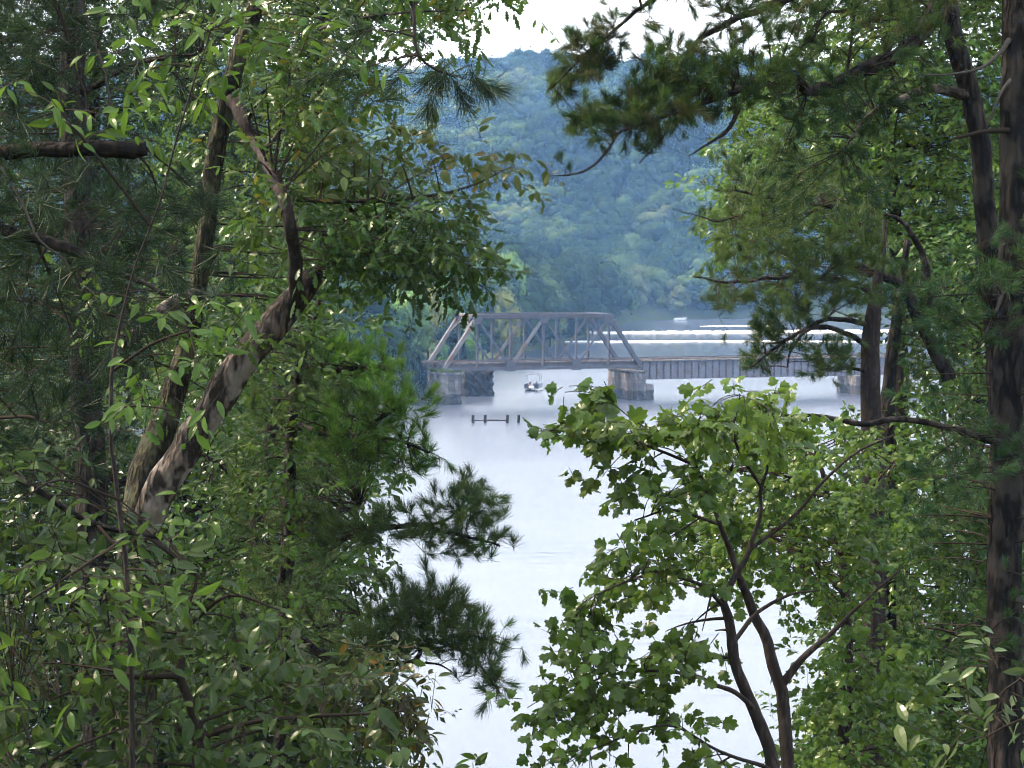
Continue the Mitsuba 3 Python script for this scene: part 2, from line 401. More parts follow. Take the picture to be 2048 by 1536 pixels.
def leafy_tree(name, label, limbs, foliage, mat, seed, ground=True, twig='twig_bark', pieces=300, piece_name='leaf', group=None, cat='tree', limb_sides=10, extra=None):
    """A tree: limbs are (part name, [(px, py, depth, width in px), ...], material); foliage is a list of dicts, each a patch of the crown."""
    r = np.random.default_rng(seed)
    k = thing(name, label, cat, group)
    anchors = []
    for li, (pn, pts, m) in enumerate(limbs):
        a = np.array(pts, float)
        P = np.column_stack([at(a[:, 0], a[:, 1], a[:, 2]), a[:, 3] * a[:, 2] / F / 2])
        if pn == 'trunk' and ground:
            low = P[np.argmin(P[:, 2])]
            flip = low[2] != P[0, 2]
            P = P[::-1] if flip else P
            step = np.linalg.norm(P[1, :3] - P[0, :3])
            g = np.array([P[0, 0] + np.clip(P[0, 0] - P[1, 0], -0.4, 0.4), P[0, 1] + np.clip(P[0, 1] - P[1, 1], -0.4, 0.4), 0, P[0, 3] * 1.3])
            g[2] = float(land(g[:1], g[1:2])[0]) - 0.3
            cut = max(2, int((P[0, 2] - g[2]) / step))
            P = np.vstack([g + (P[0] - g) * (np.arange(cut) / cut)[:, None], P])
        rad = P[:, 3].max()
        L = smooth_line(P, max(0.06, rad * 0.9), min(0.02, rad * 0.25), seed + li)
        anchors.append(L)
        part(k, pn, tube(L[:, :3], np.maximum(L[:, 3], 0.003), limb_sides if rad > 0.03 else 6, 0.22 if rad > 0.03 else 0.1), m, smooth=True)
    A = np.vstack(anchors)
    kd = cKDTree(A[:, :3])
    leaves, twigs = {}, []
    for fo in foliage:
        q = in_poly(fo['poly'], fo.get('inset', 0), r, fo['spacing'])
        if 'gap' in fo:
            g = meshkit.fbm(np.column_stack([q / fo.get('gap_px', 90.0), np.full(len(q), seed)]))
            q = q[g > np.quantile(g, fo['gap'])]
        d = r.uniform(*fo['d'], len(q))
        c = at(q[:, 0], q[:, 1], d)
        if fo.get('arch'):
            c[:, 2] += 0
        dist, near = kd.query(c)
        root = A[near]
        n, size = fo.get('n', 5), fo.get('size', 0.22)
        far = dist > 0.15
        for a, b, w in zip(root[far, :3], c[far], np.minimum(root[far, 3] * 0.6, fo.get('twig', 0.012))):
            mid = (a + b) / 2 + r.normal(0, 0.06, 3) * np.linalg.norm(b - a) + np.array([0, 0, 0.08 * np.linalg.norm(b - a)])
            s = np.linspace(0, 1, 6)[:, None]
            twigs.append(tube((1 - s) ** 2 * a + 2 * s * (1 - s) * mid + s * s * b, np.linspace(w, 0.003, 6), 4, cap=False))
        out = unit(c - root[:, :3] + r.normal(0, 0.05, c.shape))
        # sprays round each knot
        o = np.repeat(c, n, 0) + r.normal(0, 1, (len(c) * n, 3)) * size * np.array([1, 1, fo.get('flat', 0.75)])
        od = unit(np.repeat(out, n, 0) * fo.get('outward', 0.7) + r.normal(0, 0.75, o.shape) * np.array([1, 1, fo.get('flat', 0.75) / 0.75]) + np.array([0, 0, fo.get('rise', 0.1)]))
        if fo['leaf'] in ('tuft', 'long_tuft', 'far_tuft', 'tuft_b'):
            sc = r.uniform(0.75, 1.2, len(o)) * fo.get('scale', 1.0)
            M = place(fo['leaf'], o, od, unit(r.normal(size=o.shape)), sc)
            if fo['leaf'] != 'far_tuft':
                for a, b in zip(np.repeat(c, n, 0), o + od * 0.03):
                    twigs.append(tube(np.array([a, (a + b) / 2 + r.normal(0, 0.01, 3), b]), [0.004, 0.0035, 0.003], 3, cap=False))
        else:
            per = fo.get('per', 7)
            L = fo.get('spray', 0.34)
            for a, b in zip(o, od):
                twigs.append(tube(np.array([a, a + b * L * 0.5 + [0, 0, -0.01], a + b * L + [0, 0, -0.05]]), [0.004, 0.003, 0.0015], 3, cap=False))
            t = np.tile((np.arange(per) + 0.6) / per, len(o)) * L + r.normal(0, 0.01, len(o) * per)
            od2, o2 = np.repeat(od, per, 0), np.repeat(o, per, 0)
            lat = unit(np.cross(od2, np.array([0, 0, 1.0]) + r.normal(0, 0.35, od2.shape)))
            sign = np.tile(np.where(np.arange(per) % 2, 1.0, -1.0), len(o))[:, None]
            fd = unit(od2 * 0.6 + lat * sign * 0.9 + r.normal(0, 0.35, od2.shape) + np.array([0, 0, -fo.get('droop', 0.35)]))
            nr = unit(np.array([0, 0, 1.0]) + r.normal(0, fo.get('tilt', 0.5), od2.shape) + np.array([0, fo.get('face', -0.35), 0]))
            pos = o2 + od2 * t[:, None] + fd * 0.02 + np.array([0, 0, -0.05]) * (t / L)[:, None] ** 2
            M = place(fo['leaf'], pos, fd, nr, fo['len'] * np.exp(r.normal(0, 0.2, len(pos))))
        base = np.asarray(fo.get('color', (0.08, 0.14, 0.03))) * 0.76
        cc = tint(len(c), base, fo.get('patch', 0.16), r)            # every bough has its own tone
        cc = np.repeat(cc, len(M) // len(c), 0) * tint(len(M), (1, 1, 1), 0.18, r).clip(0.4, 2.2)
        if fo.get('warm'):
            w = r.random(len(M)) < fo['warm']
            cc[w] *= [1.8, 1.0, 0.8]
        leaves.setdefault(fo['leaf'], []).append((M, np.clip(cc, 0.004, 0.45)))
    V, Fc, C, off = [], [], [], 0
    picked = 0
    for shape, got in leaves.items():
        M, cc = np.vstack([g[0] for g in got]), np.vstack([g[1] for g in got])
        lm = 'needle_material' if 'tuft' in shape else mat
        if pieces and shape != 'small' and shape != 'far_tuft':
            p = px_of(M[:, :3, 3]); dd = (M[:, :3, 3] - EYE) @ FWD
            size = np.linalg.norm(M[:, :3, 0], axis=1) / dd + 10 * ((p[:, 0] < 0) | (p[:, 0] > 2048) | (p[:, 1] < 0) | (p[:, 1] > 1536)) * -1
            want = min(pieces - picked, int((size > -1).sum()))
            order = np.argsort(-size)[:want]
            q = np.quantile(cc.mean(1), [0.2, 0.5, 0.8])
            tones = [cc[np.argmin(np.abs(cc.mean(1) - x))] for x in q]
            for i in order:
                g = shape_group(shape, lm, tones[int(np.argmin(np.abs(cc[i].mean() - q)))])
                scene[key_for(f'{k}__{piece_name}')] = {'type': 'instance', 'g': {'type': 'ref', 'id': g}, 'to_world': T(M[i])}
            picked += len(order)
            keep = np.ones(len(M), bool); keep[order] = False
            M, cc = M[keep], cc[keep]
        v, f, c = bake(shape, M, cc)
        V.append(v); Fc.append(f + off); C.append(c); off += len(v)
    if off:
        part(k, 'foliage', (np.vstack(V), np.vstack(Fc)), 'needle_material' if all('tuft' in s for s in leaves) else mat, kind='stuff', color=np.vstack(C))
    if twigs:
        part(k, 'twigs', join(twigs), twig, kind='stuff')
    return k

# ------------------------------------------------------------------ the railway bridge
TH = math.radians(20)
AX, PX = np.array([math.cos(TH), math.sin(TH), 0]), np.array([-math.sin(TH), math.cos(TH), 0])
foot = at(887, 738, 441.0)
B0 = np.array([foot[0], foot[1], 0.0])
ZB, ZT, WID, PANEL, NP_ = 6.3, 15.9, 10.3, 6.53, 6


def bp(s, w, z): return B0 + AX * s + PX * w + np.array([0, 0, z])


bridge = thing('truss_bridge', 'weathered grey steel railway truss bridge spanning between two stone piers', 'bridge')
UPZ = (0, 0, 1)
for w in (0.0, WID):
    tr = f'{bridge}__truss' + ('' if w == 0 else '_001')
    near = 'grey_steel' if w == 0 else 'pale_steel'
    z0, z1 = ZB, ZT

    def piece(name, s0, za, s1, zb, wu, wv, mat, ww=w):
        m = beam(bp(s0, ww, za), bp(s1, ww, zb), wu, wv, up=PX if abs(za - zb) > 0.1 else UPZ)
        part(tr, name, m, mat)
    taken[tr] = 0
    part(tr, 'top_chord', join([beam(bp(PANEL * 1 - 0.2, w, z1), bp(PANEL * 5 + 0.2, w, z1), 0.75, 0.70), beam(bp(PANEL - 0.4, w, z1 + 0.40), bp(PANEL * 5 + 0.4, w, z1 + 0.40), 0.95, 0.09),
                                 beam(bp(PANEL - 0.2, w, z1 - 0.38), bp(PANEL * 5 + 0.2, w, z1 - 0.38), 0.9, 0.06)]), 'rusty_steel')
    part(tr, 'bottom_chord', join([beam(bp(0, w - 0.22, z0), bp(PANEL * 6, w - 0.22, z0), 0.12, 0.55), beam(bp(0, w + 0.22, z0), bp(PANEL * 6, w + 0.22, z0), 0.12, 0.55)]), 'grey_steel')
    for s0, s1 in ((0, 1), (6, 5)):
        part(tr, 'end_post', join([beam(bp(PANEL * s0, w - 0.36, z0), bp(PANEL * s1, w - 0.36, z1), 0.74, 0.10, up=PX), beam(bp(PANEL * s0, w + 0.36, z0), bp(PANEL * s1, w + 0.36, z1), 0.74, 0.10, up=PX),
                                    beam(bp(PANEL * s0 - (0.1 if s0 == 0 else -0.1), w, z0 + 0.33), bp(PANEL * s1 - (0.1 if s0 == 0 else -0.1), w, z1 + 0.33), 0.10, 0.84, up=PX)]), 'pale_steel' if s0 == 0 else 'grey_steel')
    for k in range(1, 6):
        part(tr, 'vertical', join([beam(bp(PANEL * k - 0.13, w, z0), bp(PANEL * k - 0.13, w, z1 - 0.4), 0.10, 0.42, up=PX), beam(bp(PANEL * k + 0.13, w, z0), bp(PANEL * k + 0.13, w, z1 - 0.4), 0.10, 0.42, up=PX)]), 'grey_steel')
    for s0, s1, heavy in ((1, 2, 0), (3, 2, 1), (3, 4, 0), (5, 4, 0)):
        t = 0.5 if heavy else 0.30
        a0, a1 = bp(PANEL * s0, w - 0.2, z1 - 0.3), bp(PANEL * s1, w - 0.2, z0 + 0.3)
        b0, b1 = bp(PANEL * s0, w + 0.2, z1 - 0.3), bp(PANEL * s1, w + 0.2, z0 + 0.3)
        bars = [beam(a0, a1, t, 0.09, up=PX), beam(b0, b1, t, 0.09, up=PX)]
        for i in range(14):                                   # lacing bars between the two sides
            u, v_ = (i + 0.1) / 14, (i + 0.9) / 14
            p, q = (a0, b1) if i % 2 else (b0, a1)
            q0 = (b0 if i % 2 else a0)
            pa = p + ((a1 if i % 2 else b1) - p) * u
            qa = q0 + ((b1 if i % 2 else a1) - q0) * v_
            bars.append(beam(pa, qa, 0.06, 0.03, up=AX))
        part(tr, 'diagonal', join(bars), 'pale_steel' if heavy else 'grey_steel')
    for s, top in ((1, 1), (3, 1), (5, 1), (2, 0), (4, 0)):
        hw = 0.9 if top else 1.0
        prof = [(-hw, 0.35), (hw, 0.35), (hw, -0.5), (hw * 0.5, -1.25), (-hw * 0.5, -1.25), (-hw, -0.5)] if top else [(-0.85, -0.45), (0.85, -0.45), (0.85, 0.9), (0.5, 1.5), (-0.5, 1.5), (-0.85, 0.9)]
        for off in (-0.45, 0.45):
            v = np.array([bp(PANEL * s + a, w + off + e, (z1 if top else z0) + b) for e in (-0.03, 0.03) for a, b in prof])
            f = [[0, k, k + 1] for k in range(1, 5)] + [[6, 6 + k + 1, 6 + k] for k in range(1, 5)] + [[k, 6 + k, 6 + (k + 1) % 6] for k in range(6)] + [[k, 6 + (k + 1) % 6, (k + 1) % 6] for k in range(6)]
            part(tr, 'gusset_plate', (v, np.array(f)), 'grey_steel')
    part(tr, 'bearing', join([(lambda m: (m.vertices, m.faces))(trimesh.creation.box(extents=(1.0, 1.2, 0.5), transform=trimesh.transformations.translation_matrix(bp(s, w, z0 - 0.55)))) for s in (0.1, PANEL * 6 - 0.1)]), 'rusty_steel')
# portals, top bracing, floor
for s in (1, 5):
    mat = 'pale_steel' if s == 1 else 'grey_steel'
    c = [beam(bp(PANEL * s, 0.4, ZT + 0.2), bp(PANEL * s, WID - 0.4, ZT + 0.2), 0.35, 0.5)]
    sl = -1 if s == 1 else 1
    arch = []
    for i in range(13):
        u = i / 12
        drop = 0.75 + 2.6 * (abs(2 * u - 1)) ** 2.6
        arch.append(bp(PANEL * s + sl * drop * PANEL / (ZT - ZB), 0.4 + (WID - 0.8) * u, ZT - drop))
    c.append(tube(np.array(arch), 0.16, 6))
    for i in range(1, 12):
        c.append(beam(arch[i], bp(PANEL * s, 0.4 + (WID - 0.8) * (i / 12 + (0.04 if i % 2 else -0.04)), ZT + 0.0), 0.10, 0.06, up=AX))
    part(bridge, 'portal_frame', join(c), mat)
for k in range(1, 6):
    part(bridge, 'sway_strut', join([beam(bp(PANEL * k, 0.4, ZT - 0.1), bp(PANEL * k, WID - 0.4, ZT - 0.1), 0.25, 0.35)] +
                                     ([beam(bp(PANEL * k, 0.4, ZT + 0.1), bp(PANEL * (k + 1), WID - 0.4, ZT + 0.1), 0.14, 0.10), beam(bp(PANEL * k, WID - 0.4, ZT + 0.12), bp(PANEL * (k + 1), 0.4, ZT + 0.12), 0.14, 0.10)] if k < 5 else [])), 'grey_steel')
for k in range(0, 7):
    part(bridge, 'floor_beam', beam(bp(PANEL * k, 0.4, ZB + 0.25), bp(PANEL * k, WID - 0.4, ZB + 0.25), 0.35, 0.9), 'rusty_steel')
for w in (1.2, 3.3, WID - 3.3, WID - 1.2):
    part(bridge, 'stringer', beam(bp(-1, w, ZB + 0.55), bp(PANEL * 6 + 1, w, ZB + 0.55), 0.3, 0.8), 'rusty_steel')
for w0 in (2.2, WID - 2.2):
    part(bridge, 'sleepers', join([beam(bp(s, w0 - 1.5, ZB + 1.08), bp(s, w0 + 1.5, ZB + 1.08), 0.25, 0.22) for s in np.arange(-1, PANEL * 6 + 76, 0.55)]), 'timber', kind='stuff')
    for e in (-0.72, 0.72):
        part(bridge, 'rail', beam(bp(-1.5, w0 + e, ZB + 1.27), bp(PANEL * 6 + 76, w0 + e, ZB + 1.27), 0.08, 0.16), 'rusty_steel')
# plate girder spans beyond the second pier
S0 = PANEL * 6 + 0.5
gird = thing('girder_bridge', 'grey plate girder span with vertical stiffeners running on from the truss', 'bridge')
for sp, (sa, sb) in enumerate(((S0, S0 + 47.0), (S0 + 47.6, S0 + 76))):
    for w in (1.0, WID - 1.0):
        g = key_for(f'{gird}__plate_girder')
        zt, zb = ZB + 0.85, ZB - 2.55
        scene[g] = mikit.ply(join([beam(bp(sa, w, (zt + zb) / 2), bp(sb, w, (zt + zb) / 2), 0.05, zt - zb), beam(bp(sa, w, zt), bp(sb, w, zt), 0.6, 0.09), beam(bp(sa, w, zb), bp(sb, w, zb), 0.6, 0.09)]), 'girder_steel')
        if w == 1.0:
            for s in np.arange(sa + 0.3, sb, 1.45):
                part(g, 'stiffener', beam(bp(s, w - 0.16, zb + 0.05), bp(s, w - 0.16, zt - 0.05), 0.12, 0.24, up=AX), 'rusty_steel')
part(gird, 'deck_edge', beam(bp(S0, 0.5, ZB + 1.0), bp(S0 + 76, 0.5, ZB + 1.0), 0.5, 0.14), 'timber')


# stone piers and abutment
def stone_block(s0, s1, w0, w1, z0, z1, batter, seed, jag=0.25, n=(14, 8, 12)):
    """A masonry block with a battered, uneven surface; s, w are along and across the bridge."""
    m = trimesh.creation.box(extents=(1, 1, 1))
    for _ in range(4): m = m.subdivide()
    v = np.array(m.vertices) + 0.5
    k = 1 + batter * (1 - v[:, 2])
    s = (s0 + s1) / 2 + (v[:, 0] - 0.5) * (s1 - s0) * k
    w = (w0 + w1) / 2 + (v[:, 1] - 0.5) * (w1 - w0) * k
    z = z0 + v[:, 2] * (z1 - z0)
    p = B0 + AX * s[:, None] + PX * w[:, None]; p[:, 2] = z
    d = meshkit.fbm(np.column_stack([p / 0.9, np.full(len(p), seed)])[:, :3] + seed * 7.3) - 0.5
    c = p - p.mean(0); c[:, 2] *= 0.2
    p = p + unit(c) * (d * jag * 2)[:, None]
    return p, np.array(m.faces)


pier = thing('stone_pier', 'stained stone pier under the far end of the truss with a low footing', 'pier')
part(pier, 'shaft', stone_block(PANEL * 6 - 2.0, PANEL * 6 + 0.5, -1.1, WID + 0.9, -2, ZB - 0.75, 0.10, 1), 'pier_stone')
part(pier, 'cap_course', stone_block(PANEL * 6 - 2.3, PANEL * 6 + 0.8, -1.4, WID + 1.1, ZB - 1.0, ZB - 0.72, 0, 2, 0.06), 'pier_stone')
part(pier, 'footing', stone_block(PANEL * 6 + 0.4, PANEL * 6 + 2.3, -0.8, WID - 2, -2, 2.9, 0.05, 3), 'pier_stone')
pier2 = thing('stone_pier', 'low stone pier under the joint of the two girder spans', 'pier')
part(pier2, 'shaft', stone_block(S0 + 46.0, S0 + 48.6, 0.0, WID - 1, -2, ZB - 2.75, 0.08, 4), 'pier_stone')
stump = thing('ruined_pier', 'dark ragged stone stump standing in the shade behind the abutment', 'pier')
part(stump, 'shaft', stone_block(11.2, 17.0, 20.5, 27.0, -2, 5.1, 0.03, 8, 0.9), 'dark_stone')
ab = thing('stone_abutment', 'rough stone abutment with grass on top and a dark wet foot', 'abutment')
part(ab, 'front_wall', stone_block(-1.3, 2.8, -1.6, 4.6, -2, ZB - 0.75, 0.03, 5, 0.35), 'pier_stone')
part(ab, 'cap_course', stone_block(-1.6, 3.1, -1.9, 4.9, ZB - 0.85, ZB - 0.45, 0, 6, 0.1), 'pier_stone')
part(ab, 'back_wall', stone_block(0.2, 2.6, 5.2, 12.0, -2, ZB - 0.5, 0.02, 9, 0.5), 'pier_stone')

# old mooring posts
for px, nth in ((945.5, 'first'), (970, 'second'), (1014.5, 'third'), (1037, 'fourth')):
    p = at(px, 845, 394.0); p[2] = 0
    L = np.array([[p[0], p[1], -1.5], [p[0] + 0.02, p[1], 0.5], [p[0] + 0.05, p[1], 1.25]])
    single('mooring_post', tube(L, [0.26, 0.24, 0.22], 8, 0.15), 'twig_bark', f'dark wooden post standing in the open water, {nth} of four counting from the abutment', 'post', group='row of old posts in the water')

p0, p1 = at(944, 841, 398.0), at(1016, 840, 398.0)
p0[2] = p1[2] = 0.02
single('floating_log', tube(smooth_line(np.array([p0, (p0 + p1) / 2 + [0, 0.3, 0], p1]), 0.4, 0.05, 3), 0.17, 8, 0.2), 'twig_bark', 'dark floating log lying along the row of posts', 'log')

# ------------------------------------------------------------------ boats and wakes
def hull(L, W, H, rake=0.35, n=9):
    """A pointed boat hull along +x, deck closed, keel below."""
    s = np.linspace(0, 1, n)
    hw = W / 2 * np.where(s < 0.5, 1, np.cos((s - 0.5) * np.pi) ** 0.7)
    v = []
    for k in range(n):
        x = (s[k] - 0.5) * L
        v += [(x, -hw[k], H + 0.15 * H * s[k]), (x - rake * s[k], -hw[k] * 0.7, H * 0.35), (x - rake * s[k] * 1.6, 0, -0.1 * H + 0.3 * H * s[k] ** 3), (x - rake * s[k], hw[k] * 0.7, H * 0.35), (x, hw[k], H + 0.15 * H * s[k])]
    f = []
    for k in range(n - 1):
        for a in range(5):
            i, j = 5 * k + a, 5 * k + (a + 1) % 5
            f += [[i, j, j + 5], [i, j + 5, i + 5]]
    f += [[0, 2, 1], [0, 3, 2], [0, 4, 3]]
    e = 5 * (n - 1)
    f += [[e, e + 1, e + 2], [e, e + 2, e + 3], [e, e + 3, e + 4]]
    return np.array(v, float), np.array(f)


def moved(mesh, p, deg):
    v, f = (np.array(mesh.vertices), np.array(mesh.faces)) if hasattr(mesh, 'vertices') else mesh
    c, s = math.cos(math.radians(deg)), math.sin(math.radians(deg))
    return v @ np.array([[c, s, 0], [-s, c, 0], [0, 0, 1]]) + p, f


def sphere_hull(*balls):
    import manifold3d as m3
    return m3.Manifold.batch_hull([m3.Manifold.sphere(r, 14).translate(tuple(float(x) for x in c)) for c, r in balls])


def person_at(p, deg, label, shirt):
    """A seated person as one body with hair and a shirt."""
    import manifold3d as m3
    bones = [((0, 0, 0.5), 0.16, (0, 0, 0.92), 0.17), ((0, -0.16, 0.9), 0.075, (0, 0.16, 0.9), 0.075), ((0, 0, 0.92), 0.06, (0, 0, 1.08), 0.055), ((0, 0, 1.16), 0.10, (0.015, 0, 1.10), 0.085)]
    for s in (-1, 1):
        bones += [((0, s * 0.19, 0.9), 0.06, (0.1, s * 0.27, 0.65), 0.045), ((0.1, s * 0.27, 0.65), 0.043, (0.34, s * 0.2, 0.62), 0.032), ((0.34, s * 0.2, 0.62), 0.03, (0.43, s * 0.19, 0.62), 0.02),
                  ((0, s * 0.09, 0.47), 0.095, (0.42, s * 0.11, 0.47), 0.07), ((0.42, s * 0.11, 0.47), 0.065, (0.45, s * 0.11, 0.08), 0.045), ((0.45, s * 0.11, 0.06), 0.045, (0.6, s * 0.12, 0.04), 0.03)]
    body = m3.Manifold()
    for a, ra, b, rb in bones: body = body + sphere_hull((a, ra), (b, rb))
    mm = body.to_mesh()
    k = thing('person', label, 'person')
    part(k, 'body', moved((mm.vert_properties[:, :3], mm.tri_verts), p, deg), 'skin', smooth=40)
    sm = (sphere_hull(((0, 0, 0.52), 0.175), ((0, 0, 0.92), 0.185), ((0, -0.17, 0.9), 0.085), ((0, 0.17, 0.9), 0.085))).to_mesh()
    part(k, 'shirt', moved((sm.vert_properties[:, :3], sm.tri_verts), p, deg), shirt, smooth=40)
    hm = (sphere_hull(((-0.02, 0, 1.19), 0.105), ((-0.04, 0, 1.13), 0.09))).to_mesh()
    part(k, 'hair', moved((hm.vert_properties[:, :3], hm.tri_verts), p, deg), 'dark_cloth', smooth=40)


bo = at(1067, 780, 485.0); bo[2] = 0
DEG = 262.0
pb = thing('pontoon_boat', 'pontoon boat with a bare canopy frame passing under the truss', 'boat')


def on_boat(name, m, mat, **kw): return part(pb, name, moved(m, bo, DEG), mat, **kw)


def simple(b): return np.array(b.vertices), np.array(b.faces)


for y in (-1.1, 1.1):
    on_boat('pontoon', tube(np.array([[-3.6, y, 0.12], [2.6, y, 0.12], [3.3, y, 0.18], [3.8, y, 0.36]]), [0.36, 0.36, 0.3, 0.06], 12), 'alloy', smooth=40)
on_boat('deck', simple(box(0, 0, 0.56, 6.9, 2.9, 0.12)), 'grey_panel')
for y in (-1.43, 1.43):
    on_boat('side_panel', simple(box(0, y, 1.05, 6.5, 0.05, 0.75)), 'grey_panel')
    on_boat('handrail', tube(np.array([[-3.3, y, 1.46], [3.3, y, 1.46]]), 0.035, 6), 'alloy')
for y in (-0.98, 0.98):
    on_boat('front_panel', simple(box(3.28, y, 1.05, 0.05, 0.86, 0.75)), 'dark_cloth')
on_boat('bow_cushion', simple(box(2.7, 0, 0.8, 0.7, 1.2, 0.36)), 'white_paint')
for y in (-0.95, 0.95):
    on_boat('bench', join([simple(box(0.6, y, 0.82, 1.6, 0.6, 0.4)), simple(box(-0.15, y, 1.2, 0.14, 0.6, 0.5))]), 'grey_panel')
on_boat('helm_console', simple(box(1.5, 0.5, 1.05, 0.5, 0.7, 0.86)), 'dark_cloth')
for x in (-1.6, 1.4):
    a = np.array([[x, -1.42, 1.46], [x, -1.48, 2.3], [x, -1.42, 2.95], [x, -1.1, 3.15], [x, 0, 3.28], [x, 1.1, 3.15], [x, 1.42, 2.95], [x, 1.48, 2.3], [x, 1.42, 1.46]])
    on_boat('canopy_hoop', tube(smooth_line(a, 0.15), 0.045, 6), 'grey_panel')
on_boat('outboard_motor', join([simple(box(-3.75, 0, 0.9, 0.4, 0.36, 0.6)), simple(box(-3.78, 0, 0.3, 0.2, 0.14, 0.9))]), 'dark_cloth')
for y, lab, sh in ((-0.62, 'seated person in dark clothing on the boat, at the side by the abutment', 'dark_cloth'), (0.68, 'seated person in dark clothing on the boat, at the side by the stone pier', 'dark_cloth')):
    person_at(moved((np.array([[0.55, y, 0.62]]), []), bo, DEG)[0][0], DEG, lab, sh)


def speedboat(px, py, d, deg, label, s=1.0):
    p = at(px, py, d); p[2] = 0.05
    k = thing('speedboat', label, 'boat')
    v, f = hull(6.2 * s, 2.3 * s, 0.95 * s)
    part(k, 'hull', moved((v, f), p, deg), 'white_paint', smooth=40)
    v = np.array([(-0.2, -0.9, 1.0), (0.5, -0.7, 1.0), (0.5, 0.7, 1.0), (-0.2, 0.9, 1.0), (-0.35, -0.85, 1.65), (-0.05, -0.6, 1.65), (-0.05, 0.6, 1.65), (-0.35, 0.85, 1.65)]) * s
    part(k, 'windscreen', moved((v, np.array([[0, 1, 5, 4], [1, 2, 6, 5], [2, 3, 7, 6]])), p, deg), 'dark_cloth')
    part(k, 'engine', moved(simple(box(-3.2 * s, 0, 0.9 * s, 0.5 * s, 0.45 * s, 0.9 * s)), p, deg), 'dark_cloth')
    part(k, 'bench', moved(simple(box(-1.4 * s, 0, 1.1 * s, 0.6 * s, 1.5 * s, 0.5 * s)), p, deg), 'grey_panel')


speedboat(1166, 668, 808.0, 182, 'white speedboat seen through the truss trailing a broad white wake')
speedboat(1361, 637, 968.0, 10, 'tiny white motorboat by the far wooded shore', 0.85)


def wake(pts, widths, label, seed, hgt=0.12):
    """Foam churned up on the water: a low, ragged ridge of white water."""
    P = smooth_line(np.array([[*q, w] for q, w in zip(pts, widths)]), 1.2)
    r = np.random.default_rng(seed)
    n, m = len(P), 7
    t = unit(np.gradient(P[:, :3], axis=0)); side = np.stack([-t[:, 1], t[:, 0], t[:, 2] * 0], 1)
    u = np.linspace(-1, 1, m)
    w = P[:, 3:4] * (0.45 + 1.1 * meshkit.fbm(np.column_stack([P[:, :2] / 5, np.full(n, seed)]))[:, None])
    V = P[:, None, :3] + side[:, None] * (u[None] * w)[..., None]
    V[..., 2] = 0.03 + hgt * (1 - u[None] ** 2) * (0.3 + r.random((n, m))) - 0.06 * np.abs(u[None]) ** 6
    i, j = np.meshgrid(np.arange(n - 1), np.arange(m - 1), indexing='ij')
    q = np.stack([i * m + j, i * m + j + 1, (i + 1) * m + j + 1, (i + 1) * m + j], -1).reshape(-1, 4)
    k = single('wake_foam', (V.reshape(-1, 3), q), 'foam_material', label, 'wake', kind='stuff')


def wpt(px, py):
    u = at(px, py, 1.0) - EYE
    p = EYE + u * (EYE[2] / -u[2]); p[2] = 0.0
    return p


wake([wpt(1172, 667), wpt(1230, 666), wpt(1330, 665), wpt(1450, 664.5), wpt(1560, 664), wpt(1900, 662)], [1.0, 7, 10, 12, 13, 12], 'broad white wake streak behind the speedboat', 1, 0.5)
wake([wpt(1130, 684), wpt(1250, 683.5), wpt(1400, 683), wpt(1560, 683), wpt(1800, 684)], [0.8, 2.2, 2.8, 2.8, 2.5], 'thin white wake line between the broad wake and the bridge', 2, 0.3)
wake([wpt(1304, 636.6), wpt(1330, 636.2), wpt(1359, 637.2)], [0.5, 2.0, 1.2], 'faint wake of the tiny motorboat by the far shore', 3, 0.2)
wake([wpt(1400, 653), wpt(1460, 652), wpt(1560, 652.5)], [0.5, 2.5, 2.5], 'short pale wake streak beyond the broad wake', 5, 0.15)

